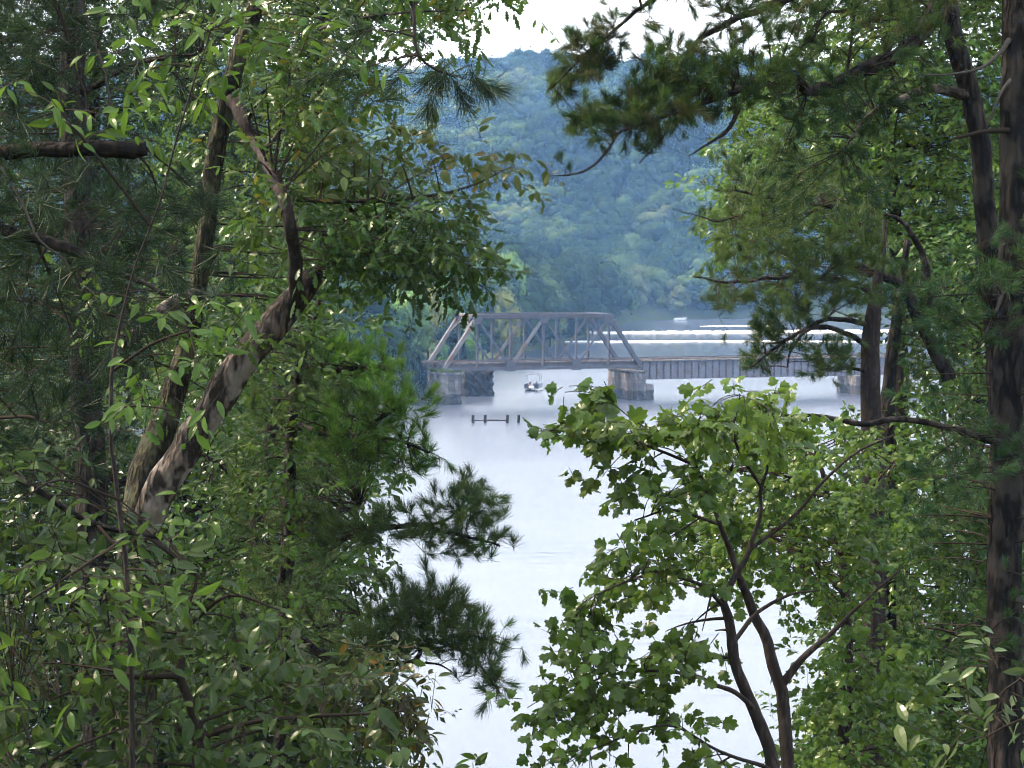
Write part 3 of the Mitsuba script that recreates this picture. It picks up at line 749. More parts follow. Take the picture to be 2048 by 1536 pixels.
# ------------------------------------------------------------------ far trees
def far_crown(seed, n_lump, tris, clump, flat=1.0, color=(0.06, 0.10, 0.035), var=0.22):
    """A crown 1 m high and about as wide: lumps of many small leaf clumps, with gaps, each clump a bent pair of triangles."""
    r = np.random.default_rng(seed)
    ang = r.uniform(0, 2 * np.pi, n_lump); rad = np.sqrt(r.random(n_lump)) * 0.34; z = r.uniform(0.28, 0.86, n_lump)
    rad *= np.sqrt(np.clip(1 - ((z - 0.5) / 0.55) ** 2, 0.15, 1))
    cen = np.column_stack([rad * np.cos(ang), rad * np.sin(ang), z])
    size = r.uniform(0.15, 0.27, n_lump)
    which = r.integers(0, n_lump, tris // 2)
    d = unit(r.normal(size=(tris // 2, 3)) + [0, 0, 0.35])
    pos = cen[which] + d * (size[which] * r.uniform(0.75, 1.05, tris // 2))[:, None] * [1, 1, 0.8 * flat]
    nr = unit(d + r.normal(0, 0.38, d.shape) + [0, 0, 0.2])
    a = unit(np.cross(nr, r.normal(size=nr.shape))); b = np.cross(nr, a)
    s = clump * r.uniform(0.6, 1.3, (len(pos), 1))
    V = np.stack([pos - a * s, pos + b * s * 0.7 - nr * s * 0.2, pos + a * s, pos - b * s * 0.7 - nr * s * 0.2], 1).reshape(-1, 3)
    o = np.arange(len(pos))[:, None] * 4
    f = np.concatenate([o + [0, 3, 1], o + [1, 3, 2]], 1).reshape(-1, 3)
    lump_tone = np.exp(r.normal(0, var * 0.7, n_lump))
    C = np.repeat(np.clip(np.asarray(color) * (lump_tone[which] * np.exp(r.normal(0, 0.2, len(pos))))[:, None], 0.005, 0.4), 4, 0)
    ico = trimesh.creation.icosphere(subdivisions=1)
    N0 = np.repeat(unit(d + r.normal(0, 0.18, d.shape) + [0, 0, 0.1]), 4, 0)
    iv = np.array(ico.vertices)
    W = (cen[:, None] + iv[None] * (size * 0.62)[:, None, None] * [1, 1, 0.8 * flat] * r.uniform(0.85, 1.1, (n_lump, len(iv), 1))).reshape(-1, 3)
    wf = (np.array(ico.faces)[None] + (np.arange(n_lump) * len(iv))[:, None, None]).reshape(-1, 3)
    WC = np.repeat(np.clip(np.asarray(color) * lump_tone[:, None], 0.005, 0.4), len(iv), 0)
    return np.vstack([V, W]), np.vstack([f, wf + len(V)]), np.vstack([C, WC]), np.vstack([N0, np.tile(iv, (n_lump, 1))])


def crown_ply(V, f, C, N):
    return {'type': 'ply', 'filename': meshkit.write_ply((V, f), False, None, C, normals=N), 'face_normals': False, 'bsdf': {'type': 'ref', 'id': 'crown_material'}}


TONES = [(0.011, 0.022, 0.009), (0.018, 0.034, 0.013), (0.038, 0.062, 0.020), (0.004, 0.009, 0.006), (0.062, 0.076, 0.026)]
KINDS = []
for k, col in enumerate(TONES):
    for j in range(2):
        g = f'far_tree_source_{2 * k + j}'
        V, f, C, N = far_crown(100 + 2 * k + j, 14 if k != 3 else 11, 1300, 0.034, 1.0, col)
        if k == 3: V = V * [0.72, 0.72, 1.15]
        scene[g] = {'type': 'shapegroup', 'crown': crown_ply(V, f, C, N)}
        KINDS.append(g)
r = np.random.default_rng(21)
xs, ys = [], []
for y in np.arange(975, 1760, 9.5):
    half_l, half_r = 0.205 * y, 0.215 * y
    st = 9.0 if y < 1250 else 10.0
    x = np.arange(-half_l, half_r, st)
    xs.append(x + r.normal(0, 2.8, len(x))); ys.append(np.full(len(x), y) + r.normal(0, 3.0, len(x)))
for y in np.arange(640, 975, 7.0):
    x = np.arange(-0.16 * y, 0.1 * y, 7.0)
    xs.append(x + r.normal(0, 1.8, len(x))); ys.append(np.full(len(x), y) + r.normal(0, 2.0, len(x)))
X, Y = np.concatenate(xs), np.concatenate(ys)
Z = land(X, Y)
inl = ~shapely.contains_xy(LAKE.buffer(2.0), X, Y)
X, Y, Z = X[inl], Y[inl], Z[inl]
xb, yb = r.uniform(-260, -28, 420), r.uniform(150, 640, 420)           # woods on the bank beside the bridge
sel = shapely.distance(LAKE, shapely.points(xb, yb)) > np.where(yb > 430, 9, 4)
X, Y = np.concatenate([X, xb[sel]]), np.concatenate([Y, yb[sel]]); Z = np.concatenate([Z, land(xb[sel], yb[sel])])
# hide-and-seek: a tree whose top stays well below the skyline of the ground before it cannot be seen from here or a few steps aside
vis = np.ones(len(X), bool)
for frac in np.linspace(0.62, 0.985, 16):
    zz = land(X * frac, Y * frac) + 9
    vis &= (Z + 24 - EYE[2]) / Y > (zz - EYE[2]) / (Y * frac) - 0.012
X, Y, Z = X[vis], Y[vis], Z[vis]
H = r.uniform(13, 21, len(X)) * np.where(r.random(len(X)) < 0.08, 1.25, 1.0)
tone = meshkit.fbm(np.column_stack([X / 60, Y / 60, X * 0 + 2])) + r.normal(0, 0.07, len(X))
tq = np.argsort(np.argsort(tone)) / len(tone)
kind = np.digitize(tq, [0.18, 0.36, 0.66, 0.92])
KM = np.array([3, 0, 1, 2, 4])[kind]
for i in range(len(X)):
    w = H[i] * r.uniform(0.85, 1.25)
    scene[f'forest__{i:04d}'] = {'type': 'instance', 'g': {'type': 'ref', 'id': KINDS[2 * KM[i] + (i % 2)]},
                                 'to_world': T().translate([float(X[i]), float(Y[i]), float(Z[i] - 0.12 * H[i])]).rotate([0, 0, 1], float(r.uniform(0, 360))).scale([float(w), float(w), float(H[i] * 1.1)])}
labels['forest'] = {'label': 'dense green woods covering the far hills in blue haze', 'category': 'forest', 'kind': 'stuff'}
print('forest', len(X))


def bank_tree(px, top, d, wpx, color, label, seed, name='bank_tree', var=0.25, group=None):
    """A single tree on the bank: trunk, limbs and a lumpy crown; px, top: where its top stands; wpx: its width."""
    p = at(px, top, d)
    z = float(land(p[:1], p[1:2])[0]); h = p[2] - z; w = wpx * d / F
    k = thing(name, label, 'tree', group)
    V, f, C, N = far_crown(seed, 30, 6500, 0.021 * 11 / max(w, 7), 1.0, color, var)
    scene[key_for(f'{k}__crown')] = crown_ply(V * [w, w, h * 0.95] + [p[0], p[1], z + h * 0.06], f, C, N)
    r = np.random.default_rng(seed)
    tk = [tube(np.array([[p[0], p[1], z - 0.4], [p[0] + 0.1, p[1], z + h * 0.35], [p[0] + r.normal(0, 0.3), p[1], z + h * 0.8]]), [0.28, 0.2, 0.05], 8)]
    for _ in range(5):
        a = r.uniform(0, 6.28); s = r.uniform(0.3, 0.6)
        tk.append(tube(np.array([[p[0], p[1], z + h * s], [p[0] + math.cos(a) * w * 0.2, p[1] + math.sin(a) * w * 0.2, z + h * (s + 0.15)], [p[0] + math.cos(a) * w * 0.36, p[1] + math.sin(a) * w * 0.36, z + h * (s + 0.22)]]), [0.1, 0.07, 0.02], 5))
    part(k, 'trunk', join(tk), 'smooth_bark', smooth=True)


GR, YG, DK, BL, LT = (0.050, 0.098, 0.024), (0.13, 0.135, 0.028), (0.012, 0.023, 0.013), (0.018, 0.034, 0.022), (0.080, 0.135, 0.034)
BANK = [(715, 575, 480, 120, LT, 'pale green tree on the bank farthest from the bridge'), (765, 590, 470, 110, GR, 'rounded green tree on the bank above the pine tip'),
        (820, 575, 478, 90, LT, 'green tree with yellowing edge on the bank beside the bridge portal'), (855, 560, 500, 80, YG, 'yellowish tree rising behind the bridge portal'),
        (800, 655, 458, 80, DK, 'low dark tree at the water edge left of the abutment'), (760, 640, 462, 80, GR, 'small green tree on the low bank near the abutment'),
        (895, 640, 492, 80, DK, 'dark tree close behind the portal of the truss'), (925, 655, 520, 75, GR, 'green tree on the shore just behind the first truss panel'),
        (965, 600, 590, 70, DK, 'dark tree behind the second truss panel'), (905, 545, 560, 90, GR, 'tall green tree above the bridge portal'),
        (960, 505, 640, 95, LT, 'tall pale green tree rising above the truss'), (1015, 500, 660, 90, LT, 'second tall pale tree above the middle of the truss'),
        (1010, 575, 640, 80, YG, 'yellow green tree just above the top chord'), (1060, 540, 700, 80, DK, 'dark green tree above the middle gusset of the truss'),
        (1105, 570, 730, 75, BL, 'bluish green tree above the truss near its far end'), (1150, 585, 760, 75, DK, 'dark shoreline tree above the far end of the truss'),
        (1050, 612, 660, 60, DK, 'dark shoreline tree seen through the middle of the truss'), (1100, 622, 700, 55, DK, 'dark shoreline tree seen through the fourth truss panel'),
        (1145, 620, 745, 55, DK, 'low dark tree on the point behind the truss'), (1185, 605, 800, 60, BL, 'bluish tree on the point where the far bay opens'),
        (880, 690, 475, 46, GR, 'bushy green sapling growing beside the abutment'), (835, 700, 452, 50, DK, 'dark bushy sapling hanging over the water by the abutment')]
for k, (px, top, d, w, c, lab) in enumerate(BANK):
    bank_tree(px, top, float(d), w, c, lab, 300 + k)
ORD = 'first second third fourth fifth sixth seventh eighth ninth tenth eleventh twelfth thirteenth fourteenth'.split()
for k, px in enumerate(range(1206, 1440, 19)):                     # the first row on the far shore
    rr = np.random.default_rng(500 + k)
    d = 1012.0 + rr.uniform(-4, 12)
    bank_tree(px + rr.uniform(-5, 5), 560 + rr.uniform(-14, 22), d, 62, (DK, BL, GR)[k % 3], f'hazy {("dark", "bluish", "green")[k % 3]} tree on the far shore, {ORD[k]} along from the wooded point', 520 + k, 'shore_tree', group='front row of trees on the far shore')


# grass and bushes on the abutment and the bank beside it
def scrub(name, label, cat, n, sampler, size, color, seed):
    r = np.random.default_rng(seed)
    p = sampler(r, n)
    d = unit(r.normal(0, 0.5, (n, 3)) + [0, 0, 0.8])
    M = place('small', p, d, unit(r.normal(size=(n, 3)) + [0, -0.5, 0.5]), size * r.uniform(0.6, 1.4, n))
    v, f, c = bake('small', M, tint(n, color, 0.3, r, 0.08))
    single(name, (v, f), 'far_leaf_material', label, cat, kind='stuff', color=c)


def top_of_abutment(r, n):
    s, w = r.uniform(-1.5, 3.0, n), r.uniform(-1.7, 4.7, n)
    return B0 + AX * s[:, None] + PX * w[:, None] + np.column_stack([s * 0, s * 0, ZB - 0.45 + 0.5 * r.random(n) ** 2 * (s < 1)])


def bank_brush(r, n):
    x, y = r.uniform(-75, -14.5, n), r.uniform(428, 500, n)
    z = land(x, y)
    ok = (z > -0.4) & ~shapely.contains_xy(LAKE.buffer(-0.5), x, y)
    x, y, z = x[ok], y[ok], z[ok]
    m = len(x); i = r.integers(0, m, n)
    return np.column_stack([x[i], y[i], z[i] + r.random(n) ** 1.5 * 2.6])


scrub('grass', 'grass and weeds growing on top of the stone abutment', 'grass', 2600, top_of_abutment, 0.35, (0.06, 0.09, 0.028), 61)
scrub('undergrowth', 'dark brush along the water edge beside the abutment', 'undergrowth', 26000, bank_brush, 0.55, (0.026, 0.042, 0.017), 62)

# ------------------------------------------------------------------ the trees that frame the view
OAK, HICK, PINE, PINE_Y, TUL, BACK, BACKY = (0.10, 0.185, 0.032), (0.11, 0.22, 0.034), (0.062, 0.125, 0.038), (0.105, 0.175, 0.040), (0.12, 0.205, 0.034), (0.085, 0.17, 0.035), (0.14, 0.25, 0.04)
# -- left: the forked tree with the broken leaning limb
leafy_tree('forked_tree', 'forked tree with a mossy trunk and a thick leaning limb broken off at its top', [
    ('trunk', [(270, 1120, 22.4, 78), (280, 1000, 22.4, 74), (305, 900, 22.5, 64), (345, 790, 22.6, 50), (385, 650, 22.7, 40), (405, 500, 22.7, 36), (425, 340, 22.6, 35), (447, 230, 22.5, 36), (472, 120, 22.4, 35), (505, 30, 22.4, 38), (530, -60, 22.4, 36), (560, -260, 22.4, 28), (590, -450, 22.4, 12)], 'mossy_bark'),
    ('leaning_limb', [(288, 1070, 22.0, 66), (315, 990, 21.8, 68), (372, 900, 21.7, 66), (432, 805, 21.6, 66), (500, 700, 21.5, 62), (560, 628, 21.5, 60), (600, 585, 21.5, 52), (622, 558, 21.5, 44), (634, 540, 21.5, 24)], 'oak_bark'),
    ('branch', [(588, 600, 21.3, 32), (590, 545, 21.0, 28), (585, 500, 20.8, 26), (575, 430, 20.6, 25), (545, 350, 21.0, 24), (520, 300, 22.0, 23), (488, 245, 22.2, 27), (462, 200, 22.4, 30)], 'smooth_bark'),
    ('branch', [(562, 395, 21.7, 10), (640, 402, 21.4, 10), (760, 402, 21.2, 9), (850, 392, 21.0, 7), (940, 372, 21.0, 4), (1030, 330, 21, 2)], 'twig_bark'),
    ('branch', [(490, 255, 22.2, 10), (520, 190, 22.0, 9), (560, 160, 22.0, 8), (640, 60, 22, 7), (760, 30, 21.6, 5), (930, 20, 21.6, 3)], 'oak_bark'),
    ('branch', [(525, 300, 22.0, 10), (560, 260, 22.0, 8), (600, 160, 21.9, 6)], 'pale_twig_bark'),
    ('branch', [(578, 450, 21.6, 9), (660, 470, 21.3, 8), (760, 480, 21.1, 6), (900, 520, 21.0, 4)], 'twig_bark'),
    ('branch', [(395, 590, 22.6, 22), (350, 605, 22.0, 30), (300, 640, 21.7, 28), (245, 688, 21.4, 24), (200, 740, 21.2, 10)], 'oak_bark'),
    ('branch', [(520, 10, 22.4, 10), (640, -60, 22, 9), (800, -40, 21.6, 6), (980, 0, 21.6, 3)], 'twig_bark')], [
    dict(poly=[(470, -200), (1010, -200), (1000, 0), (950, 50), (860, 65), (760, 90), (715, 220), (600, 400), (520, 400), (490, 250)], d=(20.5, 24), spacing=40, n=4, leaf='oak', len=0.13, color=OAK, gap=0.1, warm=0.06),
    dict(poly=[(560, 280), (700, 270), (800, 300), (950, 290), (1030, 312), (1065, 320), (1005, 345), (1000, 380), (940, 390), (880, 385), (700, 420), (560, 420)], d=(20.6, 22.5), spacing=36, n=3, leaf='oval', len=0.12, color=(0.11, 0.165, 0.042), size=0.15, gap=0.25, warm=0.04),
    dict(poly=[(690, 440), (870, 425), (920, 455), (915, 490), (968, 530), (968, 556), (930, 566), (885, 558), (820, 545), (720, 540), (640, 515), (620, 455)], d=(20.3, 22), spacing=23, n=5, leaf='oak', len=0.105, color=(0.07, 0.14, 0.026), size=0.11),
    dict(poly=[(480, 440), (700, 440), (710, 540), (680, 600), (640, 650), (520, 560)], d=(20.8, 24), spacing=42, n=4, leaf='oak', len=0.13, color=OAK),
    dict(poly=[(230, 560), (420, 600), (450, 800), (340, 840), (240, 700)], d=(21.0, 24), spacing=52, n=3, leaf='oak', len=0.13, color=OAK)],
    'leaf_material', 11, twig='twig_bark')
# -- left: sapling with big bright leaves close to the camera
leafy_tree('hickory_sapling', 'slender sapling with large bright green pointed leaves before the forked tree', [
    ('trunk', [(262, 1350, 14.2, 11), (250, 1120, 14.2, 10), (230, 950, 14.2, 9), (222, 800, 14.2, 8), (232, 690, 14.2, 7), (262, 560, 14.2, 5), (320, 400, 14.1, 4), (370, 220, 14, 4), (420, 60, 14, 3)], 'smooth_bark'),
    ('branch', [(228, 740, 14.2, 7), (300, 690, 14, 6), (380, 660, 13.9, 4)], 'twig_bark'), ('branch', [(300, 450, 14.1, 7), (200, 320, 13.9, 6), (120, 220, 13.8, 4)], 'twig_bark'),
    ('branch', [(240, 1000, 14.2, 7), (120, 960, 14, 5), (40, 1000, 14, 3)], 'twig_bark'), ('branch', [(245, 1080, 14.2, 7), (140, 1150, 13.8, 6), (60, 1200, 13.8, 4)], 'twig_bark')], [
    dict(poly=[(300, -60), (470, -60), (440, 190), (350, 200), (260, 90)], d=(13.4, 14.6), spacing=80, n=2, leaf='narrow', len=0.125, color=HICK, size=0.13, per=6, tilt=0.8, droop=0.6, face=-0.45),
    dict(poly=[(20, 170), (260, 170), (270, 270), (30, 290)], d=(13.4, 14.6), spacing=86, n=2, leaf='narrow', len=0.12, color=HICK, size=0.13, per=6, tilt=0.8, droop=0.6, face=-0.45),
    dict(poly=[(215, 640), (440, 610), (460, 760), (330, 860), (240, 800)], d=(13.4, 14.6), spacing=84, n=2, leaf='narrow', len=0.12, color=HICK, size=0.13, per=6, tilt=0.8, droop=0.6, face=-0.45),
    dict(poly=[(40, 1060), (330, 1050), (360, 1250), (150, 1400), (40, 1300)], d=(13.4, 14.6), spacing=84, n=2, leaf='narrow', len=0.12, color=HICK, size=0.14, per=6, tilt=0.8, droop=0.6, face=-0.45),
    dict(poly=[(620, -40), (760, -40), (740, 130), (640, 120)], d=(13.6, 14.6), spacing=80, n=1, leaf='narrow', len=0.115, color=HICK, size=0.13, per=5, tilt=0.8, droop=0.6, face=-0.45)],
    'leaf_material', 12)
# -- left: near pine whose dead stub, limbs and long needles reach in
leafy_tree('shore_pine', 'dark pine with a broken level stub and long drooping needle sprays', [
    ('trunk', [(-170, 1500, 16, 100), (-165, 900, 16, 96), (-160, 300, 16, 92), (-150, -200, 16, 86), (-140, -520, 16, 70)], 'pine_bark'),
    ('dead_stub', [(-165, 300, 15.9, 44), (-60, 303, 15.6, 34), (60, 302, 15.5, 32), (180, 300, 15.4, 33), (262, 298, 15.4, 34), (292, 297, 15.4, 26)], 'dead_bark'),
    ('limb', [(-160, 400, 16, 34), (0, 455, 15.7, 25), (80, 483, 15.6, 23), (150, 505, 15.5, 20), (230, 540, 15.4, 14), (330, 590, 15.3, 7)], 'pine_bark'),
    ('limb', [(-160, 900, 16, 24), (0, 940, 15.2, 15), (80, 985, 15.0, 14), (150, 1030, 15.0, 13), (210, 1056, 15.0, 12), (280, 1066, 15.0, 10), (335, 1080, 15.0, 5)], 'pine_bark'),
    ('branch', [(195, 1050, 15.0, 8), (240, 1100, 14.9, 7), (300, 1160, 14.9, 6), (360, 1220, 14.9, 3)], 'twig_bark'),
    ('branch', [(-160, 840, 16, 12), (0, 834, 15.4, 8), (60, 832, 15.2, 8), (95, 845, 15.1, 4)], 'twig_bark'),
    ('limb', [(-140, -420, 16, 40), (150, -330, 15.6, 26), (500, -240, 15.6, 18), (740, -120, 15.6, 12), (818, -10, 15.6, 9), (824, 70, 15.6, 7), (838, 108, 15.6, 6), (868, 138, 15.6, 5), (900, 150, 15.6, 4)], 'pine_bark'),
    ('branch', [(40, -320, 15.6, 10), (90, -60, 15.5, 8), (130, 60, 15.5, 7), (150, 130, 15.5, 6), (175, 200, 15.4, 4), (178, 275, 15.4, 3)], 'twig_bark'),
    ('branch', [(100, -320, 15.6, 10), (158, -20, 15.5, 7), (190, 80, 15.5, 6), (210, 150, 15.4, 5), (225, 230, 15.4, 4), (250, 280, 15.4, 3)], 'pale_twig_bark'),
    ('branch', [(-60, 200, 15.7, 6), (0, 330, 15.4, 6), (40, 400, 15.3, 5), (80, 480, 15.2, 5), (130, 520, 15.2, 4), (140, 560, 15.2, 2)], 'pale_twig_bark'),
    ('branch', [(240, -320, 15.6, 10), (270, 20, 15.5, 6), (284, 70, 15.4, 3)], 'pale_twig_bark')], [
    dict(poly=[(-150, -260), (330, -260), (320, 60), (250, 110), (120, 190), (-150, 230)], d=(14.8, 17), spacing=64, n=5, leaf='long_tuft', color=(0.034, 0.068, 0.026), size=0.16, rise=-0.35, gap=0.15),
    dict(poly=[(-150, 330), (240, 340), (300, 420), (280, 540), (230, 640), (210, 800), (100, 880), (-150, 880)], d=(14.8, 17), spacing=64, n=5, leaf='long_tuft', color=(0.034, 0.068, 0.026), size=0.16, rise=-0.45, gap=0.15),
    dict(poly=[(260, 330), (430, 360), (430, 560), (330, 620), (290, 440)], d=(15.0, 17), spacing=76, n=3, leaf='long_tuft', color=(0.034, 0.068, 0.026), size=0.14, rise=-0.45, gap=0.2),
    dict(poly=[(840, 125), (950, 120), (955, 165), (880, 185), (835, 170)], d=(15.5, 15.7), spacing=44, n=2, leaf='long_tuft', color=(0.05, 0.07, 0.03), size=0.05, rise=-0.9, scale=1.1),
    dict(poly=[(690, 20), (800, 30), (770, 170), (700, 260), (690, 120)], d=(15.3, 15.9), spacing=76, n=2, leaf='long_tuft', color=(0.034, 0.068, 0.026), size=0.09, rise=-0.6)],
    'leaf_material', 13, piece_name='needle_tuft', twig='twig_bark')
# -- left: standing pine stem farther in
leafy_tree('pine_tree', 'dark pine stem standing straight behind the hanging needle sprays', [
    ('trunk', [(196, 1500, 30, 64), (182, 960, 30, 62), (168, 700, 30, 60), (150, 300, 30, 56), (140, -200, 30, 46), (130, -500, 30, 20)], 'pine_bark'),
    ('limb', [(170, 640, 30, 18), (80, 600, 29.5, 12), (-40, 600, 29, 7)], 'pine_bark'), ('limb', [(160, 480, 30, 16), (260, 420, 29.5, 11), (380, 420, 29, 6)], 'pine_bark'), ('limb', [(150, 200, 30, 16), (260, 130, 29.5, 11), (400, 110, 29, 6)], 'pine_bark')], [
    dict(poly=[(-150, -250), (470, -250), (450, 300), (480, 560), (330, 650), (250, 900), (120, 1010), (-150, 1000)], d=(27.5, 32), spacing=52, n=6, leaf='tuft', color=(0.034, 0.068, 0.026), size=0.28, gap=0.2, scale=1.25)],
    'leaf_material', 14, piece_name='needle_tuft')
# -- left: young pine reaching over the water
leafy_tree('young_pine', 'young pine stretching brushy upturned boughs over the water beside the bank', [
    ('trunk', [(560, 1700, 24, 34), (565, 1400, 24, 31), (572, 1100, 24, 27), (585, 850, 24, 22), (610, 700, 24, 16), (640, 600, 24, 8)], 'pine_bark'),
    ('limb', [(605, 730, 24, 14), (660, 740, 23.8, 12), (720, 735, 23.6, 9), (770, 738, 23.5, 5)], 'pine_bark'),
    ('limb', [(588, 850, 24, 16), (680, 870, 23.7, 12), (770, 830, 23.4, 9), (830, 795, 23.3, 5)], 'pine_bark'),
    ('branch', [(700, 868, 23.6, 9), (790, 880, 23.3, 7), (860, 905, 23.2, 4)], 'pine_bark'),
    ('limb', [(578, 1030, 24, 18), (660, 1075, 23.8, 14), (740, 1062, 23.5, 12), (820, 1050, 23.3, 10), (890, 1062, 23.2, 8), (960, 1080, 23.1, 6), (1000, 1092, 23.1, 4)], 'pine_bark'),
    ('branch', [(850, 1053, 23.3, 7), (900, 1035, 23.2, 6), (930, 1000, 23.2, 5), (945, 965, 23.2, 3)], 'pine_bark'),
    ('limb', [(570, 1250, 24, 20), (660, 1320, 23.8, 16), (760, 1325, 23.6, 13), (830, 1322, 23.5, 10), (850, 1285, 23.4, 9), (900, 1290, 23.3, 8), (950, 1320, 23.2, 6), (1000, 1385, 23.2, 3)], 'pine_bark'),
    ('branch', [(690, 1320, 23.7, 9), (760, 1270, 23.5, 8), (800, 1225, 23.4, 7), (860, 1195, 23.3, 5)], 'pine_bark'),
    ('branch', [(870, 1285, 23.4, 7), (930, 1270, 23.3, 6), (1010, 1290, 23.2, 3)], 'pine_bark'),
    ('branch', [(850, 1325, 23.5, 5), (880, 1330, 23.4, 4), (905, 1345, 23.3, 2)], 'twig_bark')], [
    dict(poly=[(650, 700), (745, 712), (790, 725), (785, 752), (740, 772), (650, 780)], d=(23.2, 24), spacing=19, n=3, leaf='tuft', color=(0.17, 0.36, 0.05), size=0.085, rise=0.9, scale=0.9),
    dict(poly=[(640, 810), (760, 800), (845, 780), (850, 800), (790, 830), (835, 850), (780, 865), (880, 905), (878, 925), (840, 945), (780, 930), (740, 960), (640, 930)], d=(22.9, 24), spacing=20, n=3, leaf='tuft', color=(0.14, 0.29, 0.05), size=0.085, rise=0.8, scale=0.95),
    dict(poly=[(640, 1060), (740, 1045), (850, 1040), (885, 1010), (920, 965), (965, 965), (975, 1000), (965, 1030), (985, 1055), (998, 1090), (955, 1112), (900, 1098), (830, 1075), (740, 1085), (640, 1100)], d=(22.9, 23.6), spacing=18, n=3, leaf='tuft', color=(0.12, 0.19, 0.065), size=0.08, rise=0.8, gap=0.05),
    dict(poly=[(690, 1300), (760, 1230), (800, 1195), (865, 1175), (890, 1205), (940, 1240), (960, 1265), (1000, 1262), (1010, 1290), (970, 1310), (1003, 1375), (975, 1385), (930, 1335), (870, 1305), (800, 1330), (690, 1345)], d=(22.9, 23.6), spacing=18, n=3, leaf='tuft', color=(0.12, 0.19, 0.065), size=0.08, rise=0.8),
    dict(poly=[(520, 640), (660, 680), (650, 950), (640, 1400), (500, 1400), (500, 900)], d=(22.6, 25), spacing=36, n=3, leaf='tuft', color=(0.12, 0.19, 0.065), size=0.14, rise=0.4, gap=0.2)],
    'leaf_material', 15, piece_name='needle_tuft')
# -- left: middle broadleaf trees and the big-leaved thicket at the bottom
leafy_tree('broadleaf_tree', 'leafy green tree on the slope between the leaning limb and the young pine', [
    ('trunk', [(470, 1700, 31, 44), (480, 1400, 31, 40), (500, 1150, 31, 34), (530, 950, 31, 26), (560, 780, 31, 18), (600, 640, 31, 8)], 'smooth_bark'),
    ('branch', [(505, 1130, 31, 16), (600, 1060, 30.5, 11), (720, 1010, 30, 5)], 'smooth_bark'), ('branch', [(485, 1330, 31, 16), (600, 1270, 30.5, 11), (720, 1230, 30, 5)], 'smooth_bark'),
    ('branch', [(520, 1000, 31, 12), (440, 930, 30.6, 8), (380, 900, 30.5, 5)], 'smooth_bark'), ('branch', [(548, 840, 31, 12), (640, 760, 30.6, 8), (700, 720, 30.5, 4)], 'smooth_bark')], [
    dict(poly=[(430, 560), (640, 620), (690, 600), (730, 690), (720, 790), (790, 850), (770, 950), (690, 985), (720, 1060), (700, 1160), (740, 1240), (690, 1300), (640, 1400), (280, 1400), (330, 1040), (470, 850)], d=(28.5, 33), spacing=31, n=4, leaf='oval', len=0.125, color=(0.09, 0.175, 0.03), size=0.26, per=8, gap=0.06),
    dict(poly=[(500, 640), (640, 660), (620, 1300), (510, 1300), (480, 1000)], d=(22.2, 23.4), spacing=44, n=3, leaf='oval', len=0.10, color=(0.11, 0.21, 0.034), size=0.2, per=7, gap=0.1)],
    'leaf_material', 16)
leafy_tree('understorey_thicket', 'thicket of large drooping leaves filling the slope beneath the forked tree', [
    ('trunk', [(390, 1750, 15.5, 26), (395, 1500, 15.5, 22), (380, 1400, 15.5, 19), (360, 1350, 15.5, 17), (372, 1250, 15.5, 12), (395, 1150, 15.5, 7)], 'twig_bark'),
    ('branch', [(360, 1352, 15.5, 15), (290, 1355, 15.3, 12), (220, 1356, 15.2, 8), (100, 1400, 15.1, 4)], 'twig_bark'),
    ('branch', [(390, 1480, 15.5, 13), (520, 1440, 15.3, 9), (700, 1430, 15.2, 6), (820, 1420, 15.2, 3)], 'twig_bark'),
    ('branch', [(378, 1250, 15.5, 9), (460, 1190, 15.3, 7), (560, 1220, 15.2, 4)], 'twig_bark'),
    ('branch', [(100, 1560, 15, 9), (60, 1480, 14.8, 7), (30, 1400, 14.8, 4)], 'pale_twig_bark'), ('branch', [(40, 1560, 15, 9), (140, 1500, 14.8, 7), (260, 1450, 14.8, 4)], 'twig_bark')], [
    dict(poly=[(-120, 1090), (300, 1120), (420, 1210), (640, 1320), (740, 1370), (840, 1390), (845, 1450), (825, 1640), (-120, 1640)], d=(14.2, 17), spacing=56, n=4, leaf='oval', len=0.112, color=(0.078, 0.135, 0.032), size=0.17, per=7, tilt=0.6, droop=0.5),
    dict(poly=[(-120, 880), (110, 900), (300, 1080), (-120, 1100)], d=(14.2, 17), spacing=62, n=3, leaf='oval', len=0.108, color=(0.07, 0.125, 0.03), size=0.17, tilt=0.6, droop=0.5),
    dict(poly=[(660, 1330), (790, 1360), (840, 1400), (830, 1480), (700, 1480)], d=(16, 17.5), spacing=38, n=4, leaf='narrow', len=0.11, color=(0.10, 0.12, 0.035), size=0.13, warm=0.04)],
    'leaf_material', 17, cat='thicket')
